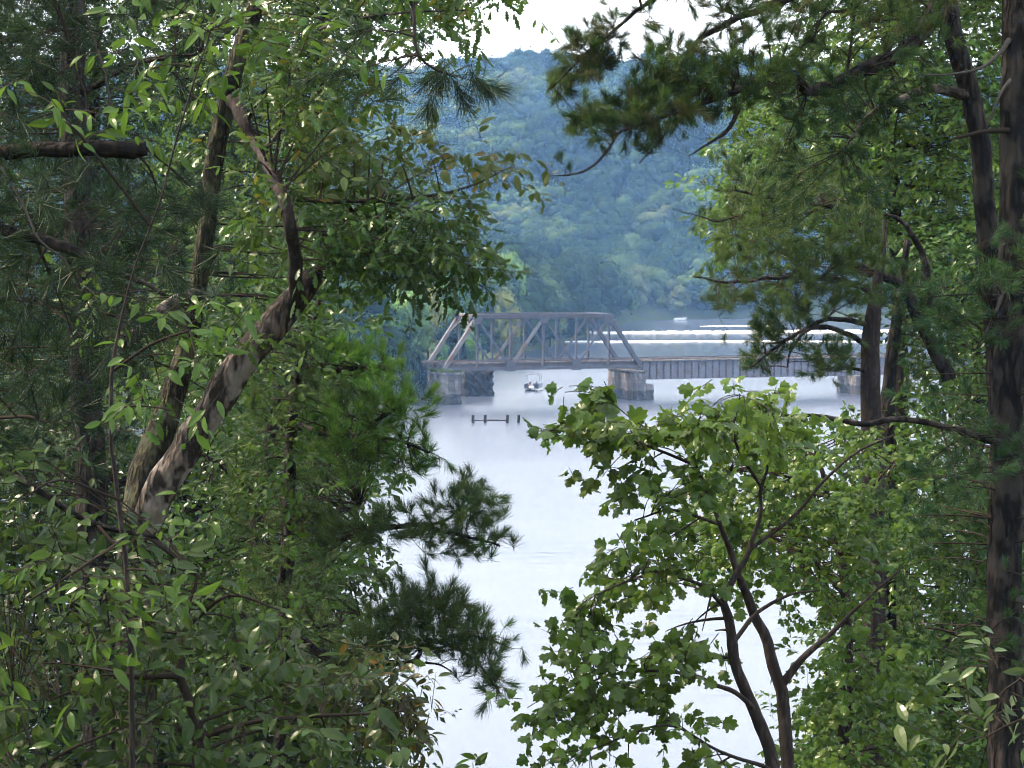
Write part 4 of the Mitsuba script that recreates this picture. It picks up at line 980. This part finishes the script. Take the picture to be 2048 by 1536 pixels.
# -- left: the trees behind
for i, (nm, lab, tr, poly, d, col) in enumerate([
    ('slope_tree', 'dense tree behind the forked trunk, highest of the leafy mass', [(600, 1500, 56, 40), (610, 700, 56, 34), (640, 200, 56, 24), (660, -150, 56, 10)],
     [(330, -260), (980, -260), (965, 0), (880, 35), (740, 60), (680, 180), (680, 290), (800, 340), (840, 380), (760, 420), (700, 450), (330, 450)], (52, 60), (0.105, 0.195, 0.03)),
    ('slope_tree', 'dense tree behind the hanging pine needles', [(160, 1500, 62, 44), (170, 700, 62, 36), (190, 200, 62, 22), (200, -200, 62, 8)], [(-200, -260), (420, -260), (420, 800), (-200, 800)], (57, 66), (0.075, 0.145, 0.028)),
    ('slope_tree', 'dense tree behind the top of the leaning limb', [(640, 1500, 50, 40), (640, 900, 50, 30), (630, 600, 50, 18), (640, 430, 50, 8)],
     [(330, 400), (800, 430), (820, 490), (640, 545), (640, 640), (680, 740), (740, 850), (740, 940), (670, 980), (330, 980)], (46, 54), (0.085, 0.165, 0.03)),
    ('slope_tree', 'dense dark tree behind the low thicket', [(420, 1700, 44, 40), (430, 1300, 44, 30), (440, 1000, 44, 16)], [(-200, 760), (640, 900), (700, 980), (690, 1160), (680, 1240), (690, 1400), (770, 1420), (760, 1660), (-200, 1660)], (40, 48), (0.06, 0.115, 0.026))]):
    leafy_tree(nm, lab, [('trunk', tr, 'smooth_bark')], [dict(poly=poly, d=d, spacing=23, n=7, leaf='small', len=0.155, color=col, size=0.42, per=8, spray=0.5, gap=0.0, patch=0.28)], 'leaf_material', 30 + i, pieces=0)

# -- right: pine whose long limb sweeps across the top
leafy_tree('sweeping_pine', 'pine with a curving trunk whose long limb sweeps over the view', [
    ('trunk', [(2004, 1700, 26.5, 54), (2003, 1200, 26.4, 52), (2000, 900, 26.3, 50), (1992, 700, 26.2, 47), (1977, 480, 26, 44), (1960, 300, 26, 43), (1937, 180, 26, 41), (1912, 80, 26, 40), (1897, 0, 26, 40), (1882, -150, 26, 38), (1872, -420, 26, 28)], 'pine_bark'),
    ('limb', [(1886, -110, 26, 36), (1872, 10, 25.6, 33), (1842, 68, 25.4, 31), (1795, 108, 25.2, 30), (1745, 132, 25, 34), (1690, 158, 24.9, 26), (1615, 182, 24.8, 22), (1590, 150, 24.7, 20), (1560, 137, 24.6, 19), (1500, 168, 24.5, 17), (1430, 198, 24.4, 14), (1350, 226, 24.3, 10), (1285, 248, 24.2, 6)], 'pine_bark'),
    ('branch', [(1490, 175, 24.5, 10), (1475, 225, 24.4, 9), (1452, 264, 24.4, 8), (1420, 285, 24.4, 5), (1378, 312, 24.4, 2)], 'twig_bark'),
    ('branch', [(1320, 238, 24.2, 6), (1245, 262, 24.2, 6), (1222, 290, 24.2, 6), (1190, 328, 24.2, 5), (1150, 348, 24.2, 4), (1095, 352, 24.2, 2)], 'twig_bark'),
    ('branch', [(1340, 228, 24.2, 6), (1330, 270, 24.2, 5), (1280, 325, 24.2, 3)], 'twig_bark'),
    ('limb', [(1878, -220, 26, 26), (1750, -130, 25.4, 22), (1600, -20, 25, 17), (1480, 35, 24.8, 14), (1410, 75, 24.7, 11), (1350, 130, 24.6, 8), (1300, 165, 24.6, 5)], 'pine_bark'),
    ('limb', [(1700, -95, 25.2, 14), (1500, -70, 24.8, 12), (1320, -8, 24.5, 9), (1235, 55, 24.4, 7), (1185, 95, 24.4, 6), (1130, 150, 24.4, 4), (1095, 180, 24.4, 2)], 'pine_bark'),
    ('branch', [(1700, 20, 25, 7), (1650, 30, 25, 6), (1625, 80, 24.9, 4)], 'twig_bark'), ('branch', [(1712, -40, 25.2, 7), (1705, 60, 25, 6), (1692, 150, 24.9, 6)], 'twig_bark'),
    ('limb', [(1940, 192, 26, 26), (1890, 182, 25.8, 21), (1852, 182, 25.7, 19), (1812, 196, 25.6, 16), (1765, 216, 25.5, 14), (1735, 232, 25.5, 10), (1690, 300, 25.4, 5)], 'oak_bark')], [
    dict(poly=[(1230, -200), (1960, -200), (1900, 60), (1800, 100), (1700, 95), (1600, 120), (1500, 125), (1420, 100), (1340, 60), (1270, 20), (1235, -20)], d=(23.8, 27), spacing=27, n=4, leaf='tuft', color=PINE_Y, size=0.15, rise=0.3, gap=0.12),
    dict(poly=[(1150, 75), (1185, 55), (1230, 60), (1245, 90), (1210, 115), (1160, 135)], d=(24.2, 24.7), spacing=19, n=4, leaf='tuft', color=(0.12, 0.14, 0.05), size=0.06, rise=0.4),
    dict(poly=[(1100, 165), (1150, 125), (1200, 105), (1215, 118), (1160, 150), (1120, 190), (1098, 190)], d=(24.2, 24.7), spacing=18, n=4, leaf='tuft', color=PINE_Y, size=0.06, rise=0.2),
    dict(poly=[(1120, 245), (1180, 222), (1280, 185), (1310, 110), (1350, 95), (1420, 140), (1560, 130), (1590, 165), (1500, 200), (1440, 212), (1370, 232), (1330, 275), (1285, 315), (1280, 300), (1300, 262), (1240, 262), (1140, 275)], d=(23.8, 25), spacing=19, n=4, leaf='tuft', color=PINE_Y, size=0.08, rise=0.4),
    dict(poly=[(1110, 330), (1135, 322), (1140, 350), (1110, 352)], d=(24.1, 24.3), spacing=18, n=2, leaf='tuft', color=PINE, size=0.03, rise=0.3, scale=0.6),
    dict(poly=[(1560, 150), (1720, 150), (1850, 100), (1900, 150), (1850, 200), (1740, 240), (1600, 240), (1540, 200)], d=(24, 26), spacing=29, n=4, leaf='tuft', color=PINE, size=0.12, rise=0.4, gap=0.1),
    dict(poly=[(1540, 250), (1760, 240), (1800, 330), (1700, 420), (1560, 380)], d=(24.5, 27), spacing=34, n=4, leaf='tuft', color=PINE, size=0.12, rise=0.2, gap=0.2)],
    'leaf_material', 40, piece_name='needle_tuft')
# -- right: the big straight pine at the edge
leafy_tree('tall_pine', 'tall dark pine trunk rising straight through the whole view at its edge', [
    ('trunk', [(2008, 1700, 24.5, 76), (2012, 1250, 24.5, 72), (2016, 900, 24.5, 68), (2022, 600, 24.5, 64), (2028, 300, 24.5, 60), (2034, 0, 24.5, 58), (2040, -420, 24.5, 50)], 'pine_bark'),
    ('limb', [(2012, 890, 24.4, 18), (1950, 872, 24, 15), (1880, 852, 23.6, 13), (1800, 838, 23.4, 12), (1735, 847, 23.3, 12), (1690, 842, 23.3, 11), (1640, 832, 23.3, 9), (1570, 830, 23.2, 5)], 'pine_bark'),
    ('limb', [(2012, 1300, 24.4, 16), (1960, 1285, 24.2, 10), (1890, 1260, 24, 6), (1850, 1255, 24, 3)], 'twig_bark'),
    ('branch', [(2020, 260, 24.4, 12), (1960, 265, 24.2, 8), (1900, 280, 24.1, 4)], 'twig_bark'), ('branch', [(2018, 80, 24.4, 12), (1985, 120, 24.2, 8), (1930, 145, 24.1, 5), (1850, 150, 24, 3)], 'pale_twig_bark'),
    ('branch', [(2014, 560, 24.3, 9), (1985, 640, 24.1, 6), (1950, 700, 24.1, 3)], 'pale_twig_bark'), ('branch', [(2020, 160, 24.3, 8), (2000, 190, 24.0, 6), (1975, 250, 24, 3)], 'pale_twig_bark')], [
    dict(poly=[(1840, 560), (1960, 560), (1965, 800), (1940, 1000), (1850, 960), (1830, 760)], d=(23.5, 26.5), spacing=46, n=3, leaf='tuft', color=PINE, size=0.14, gap=0.2),
    dict(poly=[(1760, 960), (1960, 900), (1980, 1300), (1850, 1330), (1800, 1150)], d=(24.5, 26.5), spacing=44, n=3, leaf='tuft', color=PINE, size=0.14, gap=0.3),
    dict(poly=[(1920, 480), (2060, 470), (2060, 640), (1930, 650)], d=(23.0, 24.0), spacing=44, n=3, leaf='tuft', color=PINE_Y, size=0.14, gap=0.15),
    dict(poly=[(1900, 820), (2050, 800), (2060, 1000), (1910, 1000)], d=(23.0, 24.0), spacing=46, n=3, leaf='tuft', color=PINE, size=0.14, gap=0.2),
    dict(poly=[(1940, 1180), (2060, 1180), (2060, 1330), (1930, 1330)], d=(23.0, 24.0), spacing=50, n=3, leaf='tuft', color=PINE, size=0.14, gap=0.2),
    dict(poly=[(2050, 250), (2160, 250), (2160, 1500), (2050, 1500)], d=(23.5, 26), spacing=46, n=3, leaf='tuft', color=PINE, size=0.14)],
    'leaf_material', 41, piece_name='needle_tuft')
# -- right: twin stemmed pine before the girder
leafy_tree('twin_pine', 'paler pine stem with arching boughs standing before the girder span', [
    ('trunk', [(1746, 1500, 36, 50), (1746, 1000, 36, 46), (1743, 820, 36, 42), (1740, 700, 36, 38), (1746, 640, 36, 34), (1752, 590, 36, 26), (1762, 510, 36, 17), (1770, 440, 36, 8)], 'smooth_bark'),
    ('limb', [(1740, 695, 36, 12), (1690, 665, 35.7, 11), (1645, 653, 35.5, 9), (1605, 668, 35.3, 7), (1582, 705, 35.2, 5), (1575, 735, 35.2, 3)], 'pine_bark'),
    ('limb', [(1752, 590, 36, 14), (1680, 560, 35.6, 11), (1560, 555, 35.2, 8), (1450, 565, 35, 5), (1385, 552, 35, 3)], 'pine_bark'),
    ('limb', [(1766, 490, 36, 14), (1680, 420, 35.6, 10), (1560, 400, 35.2, 7), (1470, 380, 35, 4)], 'pine_bark'),
    ('branch', [(1560, 395, 35.2, 6), (1450, 440, 35, 4), (1400, 432, 35, 3), (1345, 418, 35, 2)], 'twig_bark'),
    ('limb', [(1744, 650, 36, 12), (1650, 640, 35.5, 9), (1560, 690, 35.2, 7), (1500, 735, 35, 4)], 'pine_bark'),
    ('limb', [(1742, 745, 36, 8), (1690, 735, 35.7, 5), (1640, 740, 35.5, 3)], 'pine_bark')], [
    dict(poly=[(1385, 545), (1440, 560), (1465, 500), (1440, 440), (1458, 345), (1520, 310), (1600, 310), (1720, 400), (1760, 520), (1740, 600), (1640, 620), (1560, 640), (1500, 640), (1430, 632), (1430, 600), (1440, 575)], d=(34, 37.5), spacing=22, n=4, leaf='tuft', color=PINE_Y, size=0.17, rise=0.5, scale=1.25, gap=0.08),
    dict(poly=[(1560, 620), (1640, 640), (1620, 660), (1560, 690), (1550, 735), (1500, 738), (1500, 700), (1530, 660)], d=(34.5, 36), spacing=20, n=4, leaf='tuft', color=PINE, size=0.12, rise=0.5, scale=1.25),
    dict(poly=[(1610, 705), (1720, 690), (1728, 735), (1650, 748), (1610, 738)], d=(35, 36.5), spacing=20, n=4, leaf='tuft', color=PINE_Y, size=0.1, rise=0.5, scale=1.1),
    dict(poly=[(1380, 430), (1410, 425), (1415, 450), (1385, 450)], d=(34.8, 35.2), spacing=22, n=2, leaf='tuft', color=PINE, size=0.05, rise=0.5)],
    'leaf_material', 42, piece_name='needle_tuft')
leafy_tree('crooked_pine', 'slim dark pine with crooked limbs just beyond the paler pine stem', [
    ('trunk', [(1776, 1500, 38, 34), (1776, 900, 38, 30), (1780, 760, 38, 28), (1788, 685, 38, 25), (1800, 600, 38, 20), (1815, 480, 38, 12)], 'pine_bark'),
    ('limb', [(1898, 760, 37, 30), (1870, 700, 37, 28), (1835, 630, 37, 25), (1805, 575, 37, 22), (1760, 548, 37, 18), (1715, 530, 37, 14), (1680, 530, 37, 9), (1640, 560, 37, 4)], 'pine_bark'),
    ('limb', [(1850, 660, 37, 20), (1858, 580, 37, 17), (1840, 500, 37, 13), (1800, 440, 37, 9), (1740, 420, 37, 4)], 'pine_bark'),
    ('branch', [(1800, 575, 37, 10), (1795, 600, 36.8, 8), (1815, 650, 36.8, 5), (1825, 680, 36.8, 3)], 'pale_twig_bark')], [
    dict(poly=[(1640, 540), (1760, 560), (1850, 520), (1900, 640), (1890, 720), (1830, 760), (1795, 720), (1770, 640), (1660, 610)], d=(36, 39), spacing=28, n=4, leaf='tuft', color=PINE, size=0.17, rise=0.4, scale=1.25, gap=0.25)],
    'leaf_material', 43, piece_name='needle_tuft')
# -- right: the maple over the water
leafy_tree('maple_tree', 'maple with slender forked stems spreading layered leaves over the bright water', [
    ('trunk', [(1552, 1760, 16, 34.3), (1546, 1560, 16, 30.4), (1530, 1470, 16, 27.3), (1505, 1410, 16, 25.0), (1475, 1340, 16, 23.4), (1462, 1290, 16, 21.8), (1455, 1235, 16, 19.5), (1448, 1205, 16, 17.2), (1468, 1172, 16, 14.0), (1500, 1100, 16, 10.9), (1520, 1000, 16, 7.8), (1540, 900, 16, 4.7)], 'smooth_bark'),
    ('trunk', [(1582, 1760, 16.4, 32.8), (1578, 1560, 16.4, 28.1), (1572, 1460, 16.4, 26.5), (1562, 1378, 16.4, 25.7), (1538, 1312, 16.4, 22.6), (1516, 1250, 16.4, 21.1), (1496, 1195, 16.4, 19.5), (1476, 1150, 16.3, 15.6), (1445, 1060, 16.2, 10.9), (1405, 960, 16.1, 8.6), (1372, 890, 16, 6.2), (1345, 840, 16, 3.1)], 'smooth_bark'),
    ('branch', [(1562, 1372, 16.4, 18.7), (1592, 1330, 16.4, 14.8), (1630, 1292, 16.4, 12.5), (1662, 1268, 16.4, 10.1), (1710, 1220, 16.4, 7.0), (1800, 1140, 16.4, 3.9)], 'smooth_bark'),
    ('branch', [(1464, 1290, 16, 10.1), (1490, 1255, 16.1, 9.4), (1516, 1225, 16.2, 8.6), (1580, 1190, 16.2, 6.2), (1640, 1180, 16.2, 3.1)], 'smooth_bark'),
    ('branch', [(1508, 1418, 16, 12.5), (1470, 1385, 15.8, 10.9), (1430, 1370, 15.7, 8.6), (1380, 1350, 15.6, 7.0), (1250, 1345, 15.5, 4.7), (1120, 1390, 15.5, 2.3)], 'smooth_bark'),
    ('branch', [(1450, 1215, 16, 9.4), (1400, 1170, 15.8, 7.0), (1300, 1150, 15.6, 5.5), (1190, 1190, 15.5, 3.1)], 'smooth_bark'),
    ('branch', [(1440, 1050, 16.2, 7.0), (1350, 1020, 15.9, 5.5), (1270, 1040, 15.7, 3.1)], 'smooth_bark'),
    ('branch', [(1390, 930, 16.1, 7.0), (1290, 890, 15.8, 5.5), (1180, 860, 15.6, 3.9), (1070, 862, 15.5, 2.3)], 'smooth_bark'),
    ('branch', [(1372, 890, 16, 4.7), (1290, 855, 15.8, 3.1), (1235, 815, 15.7, 2.3), (1205, 790, 15.6, 2)], 'smooth_bark'),
    ('branch', [(1500, 1100, 16, 8.6), (1590, 1030, 16, 7.8), (1650, 960, 16, 7.0), (1712, 905, 16, 6.2), (1790, 870, 16, 3.9)], 'smooth_bark'),
    ('branch', [(1525, 980, 16, 7.0), (1470, 880, 15.9, 5.5), (1480, 790, 15.8, 3.1)], 'smooth_bark'),
    ('branch', [(1546, 1540, 16, 9.4), (1430, 1500, 15.6, 6.2), (1330, 1450, 15.5, 4.7), (1180, 1500, 15.4, 3.1)], 'smooth_bark')], [
    dict(poly=[(1052, 868), (1090, 856), (1130, 845), (1180, 838), (1250, 842), (1310, 850), (1335, 872), (1290, 884), (1190, 874), (1100, 872)], d=(15.2, 16), spacing=21, n=3, leaf='maple', color=TUL, len=0.08, size=0.07, per=5, spray=0.19, tilt=0.7, droop=0.3, face=-0.3, rise=0.0, flat=0.2),
    dict(poly=[(1180, 775), (1206, 780), (1208, 818), (1186, 818)], d=(15.4, 15.7), spacing=12, n=2, leaf='maple', color=TUL, len=0.1, size=0.04, per=4, spray=0.16, tilt=0.75, droop=0.5, face=-0.3, rise=-0.6, outward=0.1),
    dict(poly=[(1128, 772), (1146, 770), (1146, 786), (1128, 786)], d=(15.4, 15.7), spacing=14, n=1, leaf='maple', color=TUL, len=0.075, size=0.02, per=2, spray=0.08, tilt=0.75, droop=0.7, face=-0.3, rise=-0.5, outward=0.1),
    dict(poly=[(1330, 845), (1390, 812), (1470, 795), (1545, 798), (1600, 830), (1620, 870), (1500, 890), (1400, 880)], d=(15.2, 17), spacing=24, n=3, leaf='maple', color=(0.15, 0.255, 0.040), len=0.08, size=0.07, per=6, spray=0.19, tilt=0.7, droop=0.3, face=-0.3, rise=-0.1, gap=0.08),
    dict(poly=[(1195, 955), (1240, 940), (1330, 912), (1345, 925), (1290, 950), (1220, 962)], d=(15.4, 16), spacing=24, n=2, leaf='maple', color=TUL, len=0.08, size=0.07, per=6, spray=0.19, tilt=0.7, droop=0.3, face=-0.3, rise=-0.1, gap=0.1),
    dict(poly=[(1280, 1000), (1330, 960), (1400, 925), (1440, 945), (1400, 985), (1330, 1005)], d=(15.3, 16.4), spacing=24, n=2, leaf='maple', color=TUL, len=0.08, size=0.07, per=6, spray=0.19, tilt=0.7, droop=0.3, face=-0.3, rise=-0.1, gap=0.12),
    dict(poly=[(1205, 1095), (1260, 1065), (1320, 1030), (1345, 1045), (1300, 1090), (1230, 1110)], d=(15.3, 16.2), spacing=24, n=2, leaf='maple', color=TUL, len=0.08, size=0.07, per=6, spray=0.19, tilt=0.7, droop=0.3, face=-0.3, rise=-0.1, gap=0.1),
    dict(poly=[(1150, 1170), (1220, 1145), (1320, 1130), (1420, 1140), (1430, 1170), (1320, 1172), (1210, 1190), (1160, 1200)], d=(15.2, 16.6), spacing=24, n=2, leaf='maple', color=TUL, len=0.08, size=0.07, per=6, spray=0.19, tilt=0.7, droop=0.3, face=-0.3, rise=-0.1, gap=0.06),
    dict(poly=[(1135, 1220), (1180, 1205), (1215, 1215), (1190, 1245), (1140, 1255)], d=(15.3, 15.9), spacing=24, n=2, leaf='maple', color=TUL, len=0.08, size=0.07, per=6, spray=0.19, tilt=0.7, droop=0.3, face=-0.3, rise=0.0, flat=0.2),
    dict(poly=[(1140, 1290), (1200, 1262), (1260, 1262), (1250, 1290), (1160, 1305)], d=(15.3, 15.9), spacing=26, n=2, leaf='maple', color=TUL, len=0.08, size=0.07, per=6, spray=0.19, tilt=0.7, droop=0.3, face=-0.3, rise=-0.1, gap=0.15),
    dict(poly=[(1300, 1270), (1350, 1250), (1440, 1248), (1450, 1282), (1350, 1290)], d=(15.4, 16.2), spacing=28, n=2, leaf='maple', color=TUL, len=0.08, size=0.07, per=6, spray=0.19, tilt=0.7, droop=0.3, face=-0.3, rise=-0.1, gap=0.1),
    dict(poly=[(1095, 1345), (1180, 1318), (1300, 1305), (1420, 1315), (1440, 1340), (1350, 1358), (1230, 1362), (1110, 1372)], d=(15.2, 16.2), spacing=24, n=2, leaf='maple', color=TUL, len=0.08, size=0.07, per=6, spray=0.19, tilt=0.7, droop=0.3, face=-0.3, rise=-0.1, gap=0.08),
    dict(poly=[(1050, 1405), (1110, 1385), (1200, 1392), (1245, 1425), (1170, 1450), (1060, 1445)], d=(15.2, 16.0), spacing=25, n=2, leaf='maple', color=TUL, len=0.08, size=0.07, per=6, spray=0.19, tilt=0.7, droop=0.3, face=-0.3, rise=-0.1, gap=0.1),
    dict(poly=[(1275, 1450), (1340, 1432), (1420, 1440), (1440, 1468), (1340, 1474)], d=(15.2, 16), spacing=26, n=2, leaf='maple', color=TUL, len=0.08, size=0.07, per=6, spray=0.19, tilt=0.7, droop=0.3, face=-0.3, rise=-0.1, gap=0.1),
    dict(poly=[(1085, 1510), (1180, 1490), (1260, 1500), (1280, 1560), (1120, 1600)], d=(15.2, 16), spacing=30, n=2, leaf='maple', color=TUL, len=0.08, size=0.07, per=6, spray=0.19, tilt=0.7, droop=0.3, face=-0.3, rise=-0.1, gap=0.25),
    dict(poly=[(1340, 1500), (1440, 1490), (1480, 1560), (1340, 1580)], d=(15.2, 16), spacing=32, n=2, leaf='maple', color=TUL, len=0.08, size=0.07, per=6, spray=0.19, tilt=0.7, droop=0.3, face=-0.3, rise=-0.1, gap=0.3)],
    'leaf_material', 44, twig='smooth_bark')
# -- right: fine leaved tree just behind the maple stems
leafy_tree('broadleaf_tree', 'bright green small leaved tree rising close behind the forked maple stems', [
    ('trunk', [(1690, 1760, 29, 30), (1692, 1400, 29, 26), (1690, 1200, 29, 21), (1670, 1050, 29, 15), (1640, 930, 29, 9), (1620, 860, 29, 5)], 'smooth_bark'),
    ('branch', [(1690, 1190, 29, 12), (1600, 1100, 28.5, 9), (1480, 1060, 28, 5)], 'smooth_bark'), ('branch', [(1672, 1060, 29, 10), (1740, 980, 28.6, 7), (1790, 920, 28.4, 4)], 'smooth_bark'),
    ('branch', [(1655, 980, 29, 9), (1560, 950, 28.5, 6), (1460, 940, 28, 4)], 'smooth_bark')], [
    dict(poly=[(1410, 885), (1560, 875), (1700, 862), (1790, 900), (1810, 1010), (1760, 1130), (1680, 1190), (1590, 1160), (1450, 1140), (1370, 1125), (1345, 1070), (1420, 1000)], d=(26, 31), spacing=23, n=4, leaf='maple', len=0.09, color=(0.13, 0.235, 0.036), size=0.17, per=7, spray=0.3, face=-0.4, tilt=0.65, gap=0.06),
    dict(poly=[(1600, 1190), (1700, 1200), (1760, 1230), (1700, 1270), (1620, 1250)], d=(26, 31), spacing=25, n=4, leaf='maple', len=0.095, color=(0.13, 0.235, 0.036), size=0.17, per=7, spray=0.3, face=-0.4, tilt=0.65, gap=0.28),
    dict(poly=[(1600, 1400), (1650, 1335), (1730, 1290), (1820, 1290), (1850, 1640), (1610, 1640)], d=(26, 31), spacing=25, n=4, leaf='maple', len=0.095, color=(0.13, 0.235, 0.036), size=0.17, per=7, spray=0.3, face=-0.4, tilt=0.65, gap=0.28)],
    'leaf_material', 47)
# -- right: corner sapling with pale upturned leaves
leafy_tree('corner_sapling', 'sapling with pale shiny pointed leaves reaching in at the bottom corner', [
    ('trunk', [(2140, 1750, 11, 22), (2120, 1500, 11, 18), (2090, 1380, 11, 12), (2060, 1300, 11, 6)], 'smooth_bark'), ('branch', [(2110, 1450, 11, 8), (2040, 1440, 10.9, 6), (1980, 1470, 10.9, 3)], 'twig_bark'), ('branch', [(2090, 1385, 11, 7), (2040, 1360, 10.9, 5), (1990, 1400, 10.9, 3)], 'twig_bark')], [
    dict(poly=[(1985, 1350), (2120, 1300), (2120, 1480), (1970, 1480)], d=(10.7, 11.2), spacing=62, n=2, leaf='narrow', len=0.105, color=(0.13, 0.20, 0.075), size=0.07, per=6, droop=0.3, tilt=0.6, face=-0.3),
    dict(poly=[(1900, 1440), (1990, 1430), (1990, 1540), (1900, 1540)], d=(10.8, 11.2), spacing=66, n=1, leaf='narrow', len=0.10, color=(0.12, 0.19, 0.07), size=0.06, per=5, droop=0.3, tilt=0.6, face=-0.3)], 'leaf_material', 45)
# -- one leafy tip that pokes up from below
leafy_tree('sapling', 'single leafy sapling tip poking up over the water at the bottom edge', [('trunk', [(950, 1800, 17, 9), (952, 1600, 17, 7), (955, 1535, 17, 4)], 'twig_bark')],
           [dict(poly=[(945, 1522), (965, 1522), (965, 1542), (945, 1542)], d=(16.9, 17.1), spacing=18, n=1, leaf='oval', len=0.10, color=TUL, size=0.01, per=4, spray=0.1, tilt=0.8)], 'leaf_material', 46)
# -- right: the trees behind
for i, (nm, lab, tr, poly, d, col, gap) in enumerate([
    ('slope_tree', 'sunlit yellow green tree behind the curving pine trunk', [(1800, 1500, 46, 40), (1800, 700, 46, 32), (1780, 250, 46, 22), (1770, -150, 46, 8)],
     [(1470, 240), (1560, 160), (1640, 0), (1640, -260), (2160, -260), (2160, 620), (1860, 640), (1760, 500), (1640, 430), (1560, 480), (1480, 500), (1450, 420)], (42, 50), (0.15, 0.27, 0.045), 0.0),
    ('slope_tree', 'dense green tree behind the tall pine, below the yellow green one', [(1960, 1500, 42, 40), (1955, 1000, 42, 30), (1950, 600, 42, 12)], [(1830, 480), (2160, 480), (2160, 1040), (1960, 1050), (1880, 1000), (1850, 860), (1840, 700)], (38, 46), BACK, 0.20),
    ('slope_tree', 'dark leafy tree in the low corner behind the maple', [(1900, 1750, 40, 40), (1895, 1400, 40, 28), (1880, 1050, 40, 10)], [(1700, 1240), (1740, 1130), (1760, 900), (1860, 870), (1960, 1000), (2160, 1000), (2160, 1660), (1640, 1660), (1650, 1420)], (36, 44), (0.10, 0.19, 0.036), 0.16)]):
    leafy_tree(nm, lab, [('trunk', tr, 'smooth_bark')], [dict(poly=poly, d=d, spacing=24, n=7, leaf='small', len=0.155, color=col, size=0.36, per=8, spray=0.5, gap=gap, patch=0.28)], 'leaf_material', 50 + i, pieces=0)

# ------------------------------------------------------------------ haze
scene['haze'] = {'type': 'cube', 'to_world': T().translate([50, 1190, 96]).scale([1700, 1330, 105]), 'bsdf': {'type': 'null'}, 'interior': {'type': 'ref', 'id': 'air'}}
labels['haze'] = {'label': 'thin blue haze over the lake and the hills', 'category': 'haze', 'kind': 'stuff'}
